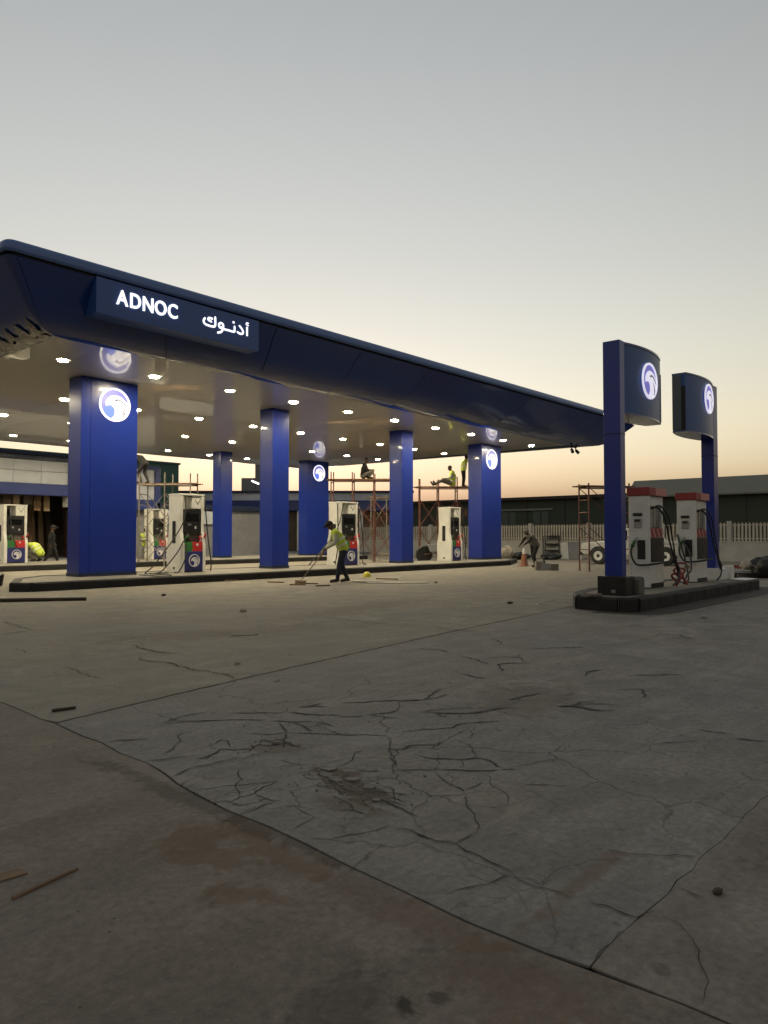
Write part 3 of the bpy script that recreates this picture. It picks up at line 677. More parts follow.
brush([[(1.10, .40), (1.02, .36), (.98, .43), (1.03, .50), (1.11, .48), (1.12, .38), (1.06, .25), (.95, .20)], [(1.11, .345), (1.30, .345), (1.48, .345), (1.50, .42), (1.50, .50)]], r_, sg, 'letter')
brush([[(1.46, .62), (1.47, .62)]], r_ * 1.1, sg, 'letter')
brush([[(1.60, .36), (1.68, .335), (1.77, .35), (1.79, .42), (1.74, .50), (1.67, .56)]], r_, sg, 'letter')
brush([[(1.93, .34), (1.93, .57)]], r_, sg, 'letter')
brush([[(1.97, .64), (1.90, .66), (1.92, .71), (1.97, .71)]], r_ * .6, sg, 'letter')

# ceiling cameras at the canopy's right corner
cc = thing('security_camera', 'pair of small dark security cameras hanging under the canopy\'s right corner', 'camera', (34.9, 17.46, 5.75))
MB().box(-.3, .3, -.03, .03, .10, .16).build('bracket', 'dark', cc)
for s in (-1, 1):
    MB().tube([(s * .22, 0, .12), (s * .22, 0, 0)], .025).build('stem', 'black', cc)
    MB().tube([(s * .22, 0, .0), (s * .34, -.12, -.16)], .07, 10, .085).build('housing', 'black', cc, smooth=True)
# ------------------------------------------------------------------ shop building behind the pumps
FW = Vector((math.cos(HEAD), math.sin(HEAD))); RT = Vector((FW.y, -FW.x))
st = thing('shop_building', 'shop building with white panels and blue band behind the left pumps', 'building', (18, 38.5, 0))
def L_(x0, x1, y0, y1, z0, z1): return MB().box(x0 - 18, x1 - 18, y0 - 38.5, y1 - 38.5, z0, z1)
L_(9, 18.9, 38.5, 39.1, 3.46, 4.06).build('blue_band', 'storeblue', st, bevel=.02)
for i in range(7):
    for j, (za, zb) in enumerate(((4.07, 4.70), (4.71, 5.26))):
        xa = 9 + 1.41 * i; L_(xa + .006, xa + 1.404, 38.6 + random.uniform(-.006, .006), 38.75, za + .005, zb - .005).build('panel', 'storewhite', st)
L_(9, 18.88, 38.75, 38.95, 4.06, 5.28).build('panel_frame', 'greywall', st)
L_(9, 18.95, 38.45, 39.2, 5.27, 5.45).build('top_trim', 'storetrim', st)
L_(18.9, 19.02, 38.4, 39.2, 2.9, 5.27).build('end_fin', 'white', st)
L_(9, 22.1, 44.2, 44.5, 0, 5.2).build('back_wall', 'interior', st)
L_(9, 22.1, 39.12, 44.2, 4.0, 4.05).build('ceiling', 'interior', st)
L_(6, 46, 37.6, 46, -.01, .16).build('floor_plinth', 'greywall', st)
L_(21.9, 22.1, 39.05, 44.2, .16, 4.0).build('party_wall', 'interior', st)
# middle block with the framed panel
for i in range(4):
    xa = 19.1 + 1.25 * i; L_(xa + .006, xa + 1.244, 38.65, 38.8, 3.46, 5.195).build('panel', 'storewhite', st)
L_(19.1, 24.45, 38.55, 38.85, 5.2, 5.42).build('top_trim', 'storeblue', st)
L_(24.1, 24.45, 38.55, 38.85, 3.30, 5.2).build('frame_post', 'storeblue', st)
L_(19.1, 24.1, 38.35, 38.9, 2.86, 3.45).build('blue_band', 'storeblue', st, bevel=.02)
for i in range(5):
    for j in range(3):
        xa = 19.1 + 1.03 * i; L_(xa + .008, xa + 1.022, 38.9, 39.0, .17 + .9 * j, .16 + .9 * (j + 1)).build('wall_panel', 'greywall', st)
L_(22.1, 24.3, 39.02, 45.8, .16, 5.2).build('core', 'greywall', st)
L_(24.45, 33.5, 38.9, 39.6, .16, 3.3).build('side_wing', 'greywall', st)
L_(24.46, 33.5, 38.6, 38.88, 3.0, 3.3).build('wing_trim', 'storetrim', st)
L_(24.46, 29, 38.7, 38.88, 2.1, 2.9).build('wing_panel', 'storewhite', st)
# boards leaning in the unfinished shop front
for i in range(10):
    x = 16.4 + i * .52 + random.uniform(-.12, .12); h = random.uniform(2.6, 3.5); w = random.uniform(.16, .38); le = random.uniform(.25, .6)
    b = MB(); b.obox((0, le / 2, h / 2), (w / 2, 0, 0), (0, .02, 0), (random.uniform(-.05, .05), le / 2, h / 2))
    o = b.build('board', random.choice(('wood', 'wood', 'pale_wood', 'interior')), loc=(x, 42.4 + random.uniform(-1.0, .9), .16))
    tag(o, 'brown board leaning upright inside the dark shop front, %s from the left' % ORD[i], 'board', 'boards in the unfinished shop front')
tl = thing('hanging_sheet', 'ragged brown sheeting hanging across the top of the dark shop front', 'sheeting', (14, 39.6, 2.7))
for i in range(17):
    x = -4.4 + i * .53; z0 = random.uniform(-.1, .45)
    MB().box(x, x + random.uniform(.3, .5), -.01 + random.uniform(-.03, .03), .03, z0, 1.29).build('strip', random.choice(('wood', 'pale_wood', 'pale_wood', 'interior')), tl)
# low service building standing square to the view
svp = FW * 60 + RT * (-14.6); ang = math.atan2(RT.y, RT.x)
sv = thing('service_building', 'low white building with blue band and dark doorways behind the scaffold', 'building', (svp.x, svp.y, 0), ang)
LW = 16.9
MB().box(-3, LW, .4, 8, .0, 4.4).build('core', 'interior', sv)
MB().box(-3, LW, -.3, .39, 3.4, 4.22).build('blue_band', 'storeblue', sv, bevel=.02)
for i in range(12): MB().box(-3 + i * 1.655, -3 + i * 1.655 + 1.64, -.2, .39, 4.23, 4.82).build('panel', 'storewhite', sv)
MB().box(-3.1, LW + .1, -.35, .45, 4.83, 5.0).build('top_trim', 'storetrim', sv)
MB().box(-3, LW, .45, 8, 4.41, 4.8).build('roof', 'wh_grey', sv)
for x in (-2.6, 2.8, 7.6, 11.3, 12.6, 16.3): MB().box(x, x + .32, -.1, .38, .0, 3.39).build('pillar', 'white', sv, bevel=.01)
for x0, x1 in ((3.2, 4.6), (4.7, 6.4), (8.0, 9.6)):
    f = MB().box(x0, x1, .2, .39, .1, 3.2).build('door', 'glass', sv); MB().box(x0 - .05, x0 + .03, .17, .42, .1, 3.25).build('frame', 'steel', f)
MB().box(12.95, 16.2, .3, .39, .1, 3.2).build('shutter', 'brick', sv)
for j in range(9): MB().box(12.97, 16.18, .26, .297, .15 + j * .33, .42 + j * .33).build('shutter_slat', 'wood', sv)
MB().box(9.7, 11.2, .22, .39, .1, 3.3).build('wall_panel', 'storewhite', sv)
MB().box(.0, 2.7, .22, .39, .1, 3.3).build('wall_panel', 'greywall', sv)
gp = FW * 62 + RT * (-(384 - 247) / 745 * 62)
gb = thing('roof_block', 'plain grey roof block rising behind the low white building', 'building', (gp.x, gp.y, 0), ang)
MB().box(.1, 1.0, 3.2, 6, 4.8, 7.6).build('tall_block', 'greywall', gb); MB().box(-1.1, .09, 3.2, 6, 4.8, 6.45).build('low_block', 'greywall', gb)
MB().box(-1.1, 1.0, 3.25, 6.0, -.01, 4.8).build('base', 'greywall', gb); MB().box(.07, 1.03, 3.17, 6.02, 7.6, 7.7).build('coping', 'storetrim', gb)
q = FW * 59.0 + RT * (-(384 - 255) / 745 * 59.0)
tube = tag(MB().tube([(-.28, 0, .12), (.28, 0, -.12)], .05).build('tube_lamp', 'tube', loc=(q.x, q.y, 5.62)), 'small slanting lit tube lamp above the low white building', 'lamp')
tube.rotation_euler = (0, 0, ang)
MB().tube([(0, 0, -.62), (0, .1, 0)], .02).build('stem', 'dark', tube)
tb = thing('teal_building', 'flat teal green building rising behind the shop near the left scaffold', 'building', (26, 50, 0))
MB().box(-9, 7.3, 0, 9, 0, 6.9).build('wall', 'teal', tb); MB().box(-9.1, 7.4, -.1, 9.1, 6.9, 7.05).build('coping', 'teal', tb)
for i in range(5): MB().box(-8.2 + 3.1 * i, -8.17 + 3.1 * i, -.02, .0, .2, 6.85).build('joint', 'dark', tb)
lb = thing('far_parapet', 'grey green parapet seen over the shop roof at left', 'building', (12, 47, 0))
MB().box(-8, 12.5, 0, 5, 0, 6.42).build('wall', 'greywall', lb); MB().box(-8.1, 12.6, -.1, 5.1, 6.43, 6.62).build('coping', 'storetrim', lb)
# roof plants: small twiggy bushes on that parapet
for i, x in enumerate((13.6, 17.2, 24.0)):
    pl = thing('roof_plant', 'small dark twiggy plant on the roofline at left, %s of three' % ORD[i], 'plant', (x, 47.3, 6.62), 0, 'plants on the roofline')
    stem = MB(); lf = MB()
    for k in range(7):
        a = random.uniform(0, 6.28); l = random.uniform(.3, .9); e = Vector((math.cos(a) * l * .4, math.sin(a) * l * .3, l)); stem.tube([(0, 0, 0), e * .5 + Vector((0, 0, .05)), e], .012, 5, .004)
        for j in range(14):
            c = e * random.uniform(.3, 1.1) + Vector([random.gauss(0, .07) for _ in range(3)]); u = Vector([random.gauss(0, 1) for _ in range(3)]).normalized() * .05; w = Vector([random.gauss(0, 1) for _ in range(3)]).normalized() * .03
            lf.add([c - u, c + w, c + u, c - w], [(0, 1, 2, 3)])
    stem.build('stem', 'wood', pl); lf.build('leaves', 'leaf', pl, kind='stuff')

# ------------------------------------------------------------------ warehouses beyond the fence
wa = thing('warehouse', 'near dark green warehouse with pale grey eaves at right', 'warehouse', (60, 15, 0))
MB().box(0, 20, -14, 10.1, 0, 4.5).build('wall', 'wh_green', wa)
MB().prism([(-.6, 4.5), (-.6, 4.62), (1.2, 6.0), (20, 7.0), (20, 4.51)], 'y', -14, 10.1).build('eaves', 'wh_grey', wa)
for i in range(12): MB().box(-.03, -.002, -13 + i * 2, -12.93 + i * 2, 0, 4.5).build('seam', 'wh_trim', wa)
wb = thing('warehouse', 'long dark green warehouse with a strip of pale windows behind the fence', 'warehouse', (72, 26, 0))
MB().box(0, 20, -8, 60, 0, 5.3).build('wall', 'wh_green', wb)
MB().box(-.5, 20, -8.2, 60.2, 5.3, 5.62).build('eaves', 'wh_trim', wb)
MB().box(-.18, -.002, 12.4, 23.2, 4.15, 4.35).build('window_hood', 'wh_grey', wb)
for i in range(5):
    if i == 1: continue
    p = MB().box(-.05, -.002, 13.0 + i * 2.0, 14.85 + i * 2.0, 2.6, 4.05).build('window', 'wh_window', wb); MB().box(-.08, -.051, 13.85 + i * 2, 13.95 + i * 2, 2.6, 4.05).build('mullion', 'wh_trim', p)
for i in range(15): MB().box(-.04, -.002, -7 + i * 4.5, -6.86 + i * 4.5, 0, 5.3).build('pilaster', 'wh_trim', wb)

# ------------------------------------------------------------------ palisade fence on a low wall
FX = 42.0
fe = thing('palisade_fence', 'pale palisade fence on a low white wall along the yard\'s far side', 'fence', (FX, 8, 0))
MB().box(0, .22, -6, 36, -.01, 1.02).build('low_wall', 'lowwall', fe); MB().box(-.03, .25, -6, 36, 1.02, 1.08).build('coping', 'lowwall', fe)
for z in (1.2, 1.92): MB().box(.13, .17, -6, 36, z, z + .05).build('rail', 'fence', fe)
pk = MB().prism([(-.05, 0), (.05, 0), (.05, .93), (0, 1.0), (-.05, .93)], 'x', 0, .02).mesh('picket')
for i in range(232): put('picket', pk, 'fence', fe, loc=(.105, -5.9 + i * .18, 1.085)).rotation_euler = (random.uniform(-.015, .015), 0, 0)
for i in range(11): MB().box(.02, .24, -4 + i * 4, -3.78 + i * 4, 1.08, 2.16).build('post', 'lowwall', fe)
# ------------------------------------------------------------------ totems on the small island
def totem(label, dz, px0, px1, py0, py1, sx0, sx1, ym, logox, logoz):
    ox = (px0 + px1) / 2; t = thing('sign_totem', label, 'sign', (ox, ym, SH - .012), 0, 'totem signs on the small island')
    Z = SH - .012 - dz
    MB().box(px0 - ox, px1 - ox, py0 - ym, py1 - ym, 0, 5.11 - Z).build('post', 'blue', t, bevel=.012)
    MB().box(px0 - ox - .003, px1 - ox + .003, py0 - ym - .003, py1 - ym + .003, 3.30 - Z, 3.315 - Z).build('joint', 'dark', t)
    n = 20
    f = lambda s: .15 + .14 * (1 - (2 * s - 1) ** 2)
    def hull(e0, e1, grow, za, zb):
        pts = [(e0 + (e1 - e0) * i / n - ox, -f(i / n) - grow) for i in range(n + 1)] + [(e1 + (e0 - e1) * i / n - ox, f(1 - i / n) + grow) for i in range(n + 1)]
        return MB().prism(pts, 'z', za - Z, zb - Z)
    b = hull(sx0, sx1, 0, 3.74, 5.07).build('sign_box', 'totem_grey', t, bevel=.006)
    hull(sx0 + .004, sx1 - .004, .014, 5.07, 5.105).build('top_edge', 'navy', t)
    hull(sx0 + .004, sx1 - .004, .010, 3.71, 3.74).build('bottom_edge', 'navy', t)
    e = sx1 if sx0 > px0 else sx0; s = 1 if sx0 > px0 else -1
    MB().box(min(e, e + s * .03) - ox, max(e, e + s * .03) - ox, -.155, -.06, 3.76 - Z, 4.78 - Z).build('end_trim', 'dark', t)
    MB().box(min(e, e + s * .02) - ox, max(e, e + s * .02) - ox, -.055, .15, 3.76 - Z, 5.06 - Z).build('end_plate', 'slit', t)
    for sg_ in (-1, 1):
        u = (logox - sx0) / (sx1 - sx0); m = -.14 * (-2 * (2 * u - 1) * 2) / (sx1 - sx0)
        r = roundel(t, (logox - ox, logoz - Z), .365, sg_ * (f(u) + .012), EMB, rot=math.atan(m) if sg_ < 0 else math.pi - math.atan(m))
    return t
totem('nearer blue totem with post at left and curved sign box carrying a lit roundel', 0, 13.60, 13.83, 5.84, 6.18, 13.835, 15.72, 6.01, 14.72, 4.46)
totem('farther blue totem with post at right and curved sign box carrying a lit roundel', .10, 19.80, 20.14, 6.04, 6.35, 17.78, 19.795, 6.19, 18.98, 4.62)

# ------------------------------------------------------------------ old red-topped pumps
def hose(parent, pts, r=.022, m='rubber', name='hose'): return MB().tube(smooth_path(pts, 7), r, 8).build(name, m, parent, smooth=True)
def nozzle(parent, p, d, colr, name='nozzle'):     # grip plus spout; p = grip base, d = spout direction
    p = Vector(p); d = Vector(d).normalized(); e = MB()
    e.tube([p, p + d * .14], .032, 8, .036); n = e.build(name, colr, parent, smooth=True)
    MB().tube([p + d * .12, p + d * .20 + Vector((0, 0, .015)), p + d * .26 - Vector((0, 0, .03))], .013, 7).build('spout', 'steel', n)
    MB().tube([p + Vector((0, 0, -.02)), p + d * .06 + Vector((0, 0, -.07)), p + d * .13 + Vector((0, 0, -.03))], .008, 6).build('trigger', 'black', n); return n
def old_pump(label, x, y, second):
    t = thing('fuel_pump', label, 'fuel pump', (x, y, SH - .012), 0, 'old red topped pumps on the small island')
    w, d = .92, .44
    MB().box(.02, w - .02, .03, d - .03, 0, .10).build('plinth', 'black', t)
    MB().box(0, .10, 0, d, .02, 1.98).build('end_panel', 'white2', t, bevel=.012); MB().box(w - .08, w, .04, d - .04, .02, 1.98).build('end_panel', 'white2', t, bevel=.012)
    MB().box(-.03, w + .02, -.03, d + .03, 1.98, 2.16).build('top_cap', 'dred', t, bevel=.012)
    MB().box(-.031 + .35, w + .021, -.034, -.028, 1.99, 2.15).build('cap_face', 'pink', t)
    MB().box(.10, w - .08, .05, d - .05, 1.76, 1.98).build('header', 'white2', t)
    MB().box(.10, w - .08, .12, d - .12, 1.28, 1.76).build('core', 'greywall', t)
    for i in range(4): MB().box(.16 + .17 * i, .30 + .17 * i, .09, .119, 1.30, 1.72).build('pipe_cover', 'steel', t)
    s = MB().box(.10, w - .08, .02, d - .02, 1.09, 1.28).build('display', 'pink', t)
    for i in range(3): MB().obox((.24 + .24 * i, .018, 1.185), (.05, 0, .0), (0, .004, 0), (-.06, 0, .09)).build('stripe', 'dred', s)
    MB().box(.10, w - .08, -.01, d + .01, .56, 1.09).build('cabinet', 'black', t, bevel=.01)
    MB().prism([(.10, .10), (.76, .10), (w - .08, .26), (w - .08, .56), (.10, .56)], 'y', .01, d - .01).build('lower_cover', 'white', t, bevel=.01)
    # furniture of the end that faces the camera
    MB().box(-.025, .0, .14, .34, 1.545, 1.61).build('slot', 'black', t, bevel=.008)
    c = MB().box(-.02, .0, .16, .32, 1.29, 1.49).build('card_reader', 'steel', t, bevel=.006); MB().box(-.026, -.02, .18, .30, 1.42, 1.47).build('screen', 'black', c)
    MB().box(-.012, .0, .08, .25, .62, 1.03).build('nozzle_slot', 'black', t, bevel=.006)
    nozzle(t, (-.05, .36, .90), (0, -.2, .3), 'green')
    if second: MB().box(-.01, .0, .14, .28, .33, .41).build('plate', 'pale_wood', t)
    for z in (.2, .3, .4, .5): MB().box(-.006, .0, .38, .39, z, z + .02).build('vent', 'black', t)
    hose(t, [(-.04, .36, .90), (-.08, .36, .74), (-.14, .28, .58), (-.16, .15, .50), (-.05, -.15, .53), (.30, -.22, .56), (.68, -.16, .56)])
    hose(t, [(.12, -.03, 1.72), (.40, -.10, 1.76), (.68, -.16, 1.55), (.80, -.20, 1.1), (.84, -.26, .6), (.92, -.30, .38), (.78, -.32, .16), (.55, -.30, .06)], .018)
    hose(t, [(.10, -.02, 1.70), (.36, -.06, 1.72), (.60, -.12, 1.5), (.70, -.18, 1.0), (.80, -.28, .5), (1.02, -.24, .3)], .02)
    return t
p1_ = old_pump('nearer red topped white pump on the small island, with coiled red hose', 15.62, 6.10, False)
old_pump('farther red topped white pump on the small island, beside the second totem', 18.30, 6.02, True)
hz = tag(MB().tube(smooth_path([(16.70 + .14 * math.cos(a * .9) + .02 * a, 5.93 + .10 * math.sin(a * .9), .30 + .016 * a + .17 * abs(math.sin(a * .45))) for a in range(0, 20)], 4), .024, 8).build('coiled_hose', 'dred', smooth=True), 'dark red hose coiled on the small island between its two pumps', 'hose')
hose(None, [(16.5, 5.86, .27), (16.65, 5.75, .55), (16.95, 5.9, .50), (17.05, 5.8, .27)], .03, 'dred', 'red_hose')['label'] = 'dark red hose looping over the floor beside the nearer old pump'
bpy.data.objects['red_hose']['category'] = 'hose'
hb = thing('hose_bundle', 'dark slack hoses hanging from the farther old pump toward the red coil', 'hose', (17.6, 6.0, .24))
hose(hb, [(.66, .30, 1.0), (.50, .1, .72), (.15, -.05, .35), (-.3, -.1, .22), (-.62, -.15, .05)], .022); hose(hb, [(.68, .45, 1.15), (.45, .2, .6), (.1, .0, .12), (-.35, -.05, .05)], .022)

# ------------------------------------------------------------------ new pumps under the canopy
def side_profile(d): return [(0, 0), (d, 0), (d, .86), (d - .03, .98), (d - .10, 1.28), (d - .11, 1.6), (d - .09, 2.44), (.09, 2.44), (.11, 1.6), (.10, 1.28), (.03, .98), (0, .86)]
def new_pump(label, x, y, w, hoses):
    t = thing('fuel_pump', label, 'fuel pump', (x, y, KH - .012), 0, 'new white pumps under the canopy')
    d = .80
    for xa, xb in ((0, .13), (w - .11, w)):
        o = MB().prism(side_profile(d), 'x', xa, xb).build('side_pillar', 'white', t, bevel=.012)
        s = -1 if xa == 0 else 1; e = xa if s < 0 else xb
        MB().box(min(e, e + s * .008), max(e, e + s * .008), d / 2 - .09, d / 2 + .09, .92, 1.62).build('slot', 'black', o)
        MB().box(min(e, e + s * .006), max(e, e + s * .006), d / 2 - .06, d / 2 + .04, .10, .17).build('plate', 'black', o)
    MB().box(-.01, w + .01, .08, d - .08, 2.44, 2.49).build('top_beam', 'white', t, bevel=.008)
    h = MB().box(w * .52, w - .11, .12, d - .12, 2.02, 2.44).build('header_box', 'white', t, bevel=.01)
    MB().prism([(w * .62, 2.34), (w * .74, 2.14), (w * .86, 2.34), (w * .84, 2.34), (w * .74, 2.18), (w * .64, 2.34)], 'y', .112, .119).build('mark', 'greycloth', h)
    dd = MB().box(.13, w - .11, .10, d - .10, 1.22, 2.0).build('display', 'black', t, bevel=.012)
    MB().box(.22, w - .22, .093, .099, 1.62, 1.86).build('screen', 'glass', dd); MB().box(.30, .42, .090, .099, 1.48, 1.55).build('keypad', 'steel', dd); MB().box(w - .36, w - .30, .090, .099, 1.38, 1.46).build('sticker', 'print_white', dd)
    MB().box(.13, w - .11, .20, d - .20, .95, 1.22).build('nozzle_bay', 'greycloth', t)
    MB().box(.13, .13 + (w - .24) * .45, .02, d - .02, .66, .96).build('green_band', 'green', t, bevel=.006)
    rb_ = MB().box(.131 + (w - .24) * .45, w - .11, .02, d - .02, .66, .96).build('red_band', 'red', t, bevel=.006)
    MB().box(w * .62, w * .70, .014, .02, .84, .91).build('sticker', 'print_white', rb_)
    MB().box(.13, w - .11, .0, d, .05, .66).build('lower_cabinet', 'print_blue', t, bevel=.01)
    MB().box(.06, w - .06, .04, d - .04, 0, .05).build('plinth', 'black', t)
    roundel(t, (w * .52, .37), .20, -.001, PRINT)
    nozzle(t, (.20, .10, 1.02), (.1, -.3, .6), 'green'); nozzle(t, (.30, .12, 1.0), (0, -.2, .6), 'black')
    nozzle(t, (w - .20, .10, 1.02), (.1, -.3, .6), 'red'); nozzle(t, (w - .04, .02, 1.1), (.05, -.2, .5), 'red')
    for p in hoses: hose(t, p, .02)
    return t
new_pump('new white pump between the two left columns of the front island', 13.5, 20.1, .92, [
    [(.14, .02, 2.40), (.10, -.08, 2.0), (-.05, -.12, 1.5), (-.55, -.10, .8), (-1.0, -.05, .25), (-1.25, .0, .02), (-.9, -.12, .02), (-.5, -.05, .02)],
    [(.10, .0, 1.0), (-.25, -.12, .6), (-.7, -.10, .12), (-.95, -.1, .02), (-1.2, -.2, .02)], [(.16, -.02, .9), (.08, -.14, .5), (-.15, -.12, .05), (-.3, -.1, .02)],
    [(w_, -.02, z_) for w_, z_ in ((.86, 2.38), (.93, 1.6), (1.02, .9), (1.12, .30), (1.10, .02))]])
new_pump('new white pump right behind the sweeping worker, middle of the front island', 20.7, 20.1, 1.02, [
    [(-.02, .2, 2.42), (-.10, .1, 1.6), (-.25, -.05, .8), (-.45, -.1, .06)], [(.14, .02, 2.40), (-.3, -.1, 1.5), (-1.0, -.15, .8), (-1.9, -.2, .1)],
    [(.98, -.02, 2.3), (1.10, -.08, 1.2), (1.12, -.12, .5), (1.0, -.2, .1), (1.15, -.25, .02)]])
new_pump('new white pump beside the wide column at the canopy\'s right end', 27.9, 20.1, .92, [
    [(.86, -.02, 2.3), (.98, -.06, 1.4), (1.05, -.1, .8), (.98, -.1, .3), (1.1, -.1, .02)], [(.14, .02, 2.40), (.1, -.08, 1.7), (.2, -.1, 1.1)]])
new_pump('new white pump at the left picture edge, on the rear island', 13.2, 32.5, .98, [[(.2, -.02, 2.3), (.26, -.06, 1.5), (.4, -.08, .9), (.5, -.05, .7)]])
new_pump('new white pump on the rear island, half hidden behind the front left pump', 20.15, 32.5, .92, [[(.86, -.02, 2.3), (.98, -.06, 1.4), (1.05, -.1, .6), (1.1, -.1, .02)]])

# ------------------------------------------------------------------ scaffolds
def scaffold(label, loc, rz, L, Wd, H, color, nb=2, posts=.5, extra_brace=True):
    t = thing('scaffold', label, 'scaffold', loc, rz, 'scaffold towers')
    xs = [L * i / nb for i in range(nb + 1)]
    for x in xs:
        for y in (0, Wd):
            MB().tube([(x, y, 0), (x, y, H + posts * random.uniform(.7, 1))], .032, 7).build('standard', color, t)
            MB().box(x - .07, x + .07, y - .07, y + .07, 0, .012).build('foot_plate', color, t)
        z = .35
        while z < H - .1:
            MB().tube([(x, 0, z), (x, Wd, z)], .022, 6).build('rung', color, t); z += .48
        MB().tube([(x, 0, H - .05), (x, Wd, H - .05)], .028, 6).build('transom', color, t)
    for a, b in zip(xs[:-1], xs[1:]):
        for y in (0, Wd):
            MB().tube([(a, y, H - .06), (b, y, H - .06)], .026, 6).build('ledger', color, t)
            z0 = .3
            while z0 + 1.4 < H:
                s = random.choice((0, 1)); MB().tube([(a if s else b, y, z0), (b if s else a, y, z0 + 1.4)], .016, 6).build('brace', color, t)
                if extra_brace: MB().tube([(b if s else a, y + .03, z0), (a if s else b, y + .03, z0 + 1.4)], .016, 6).build('brace', color, t)
                z0 += 1.55
    n = 4
    for i in range(n):
        y = Wd * (i + .5) / n; MB().box(-.25 + random.uniform(-.1, .1), L + .25 + random.uniform(-.1, .1), y - Wd / n * .46, y + Wd / n * .46, H - .03, H + .015).build('plank', 'plank', t).rotation_euler = (0, random.uniform(-.002, .002), 0)
    return t
def at(px, d): p = FW * d + RT * ((px - 384) / 745 * d); return (p.x, p.y)
def zof(py, d): return 1.35 + (536.2 - py) * d / 745
RZ = math.atan2(RT.y, RT.x)
sa = at(331, 39); scaffold('rusty red scaffold tower with a seated worker beneath the canopy centre', (sa[0], sa[1], 0), RZ + R(-3), 3.35, 1.1, zof(479, 39), 'rust', 3)
sb_ = at(420, 38.6); scaffold('rusty red scaffold tower carrying two workers beside the wide right column', (sb_[0], sb_[1], 0), RZ, 2.9, 1.1, zof(486.5, 38.6), 'rust', 3)
sc_ = at(139, 33.2); scaffold('long scaffold tower behind the nearest column carrying a stooping worker', (sc_[0], sc_[1], 0), RZ - R(6), 2.35, .9, zof(483.5, 33.2), 'galv', 2)
sd = at(589, 28.7); scaffold('bare rusty scaffold tower standing in the open yard beside the nearer totem', (sd[0], sd[1], 0), RZ + R(14), 1.75, .75, zof(485.5, 28.7), 'rust', 1, .12, False)
se = at(371, 43); scaffold('narrow pale scaffold tower behind the middle pump', (se[0], se[1], 0), RZ, .9, .7, 3.6, 'galv', 1, .1)
# ------------------------------------------------------------------ people
STAND = dict(pel=(0, 0, .94), chest=(.01, 0, 1.27), neck=(0, 0, 1.47), head=(.03, 0, 1.63), sL=(0, .185, 1.41), eL=(-.02, .25, 1.13), hL=(.06, .25, .90),
             sR=(0, -.185, 1.41), eR=(-.02, -.25, 1.13), hR=(.06, -.25, .90), jL=(0, .09, .90), kL=(.03, .10, .50), aL=(-.01, .11, .09), tL=(.16, .13, .04),
             jR=(0, -.09, .90), kR=(.03, -.10, .50), aR=(-.01, -.11, .09), tR=(.16, -.13, .04))
def fuse(mb, name, vox=.016, it=4):
    me = mb.mesh(name); o = bpy.data.objects.new(name, me); COL.objects.link(o)
    r = o.modifiers.new('r', 'REMESH'); r.mode = 'VOXEL'; r.voxel_size = vox
    s = o.modifiers.new('s', 'SMOOTH'); s.factor = .5; s.iterations = it
    out = bpy.data.meshes.new_from_object(o.evaluated_get(bpy.context.evaluated_depsgraph_get()))
    bpy.data.objects.remove(o); bpy.data.meshes.remove(me); out.name = name
    for p in out.polygons: p.use_smooth = True
    return out
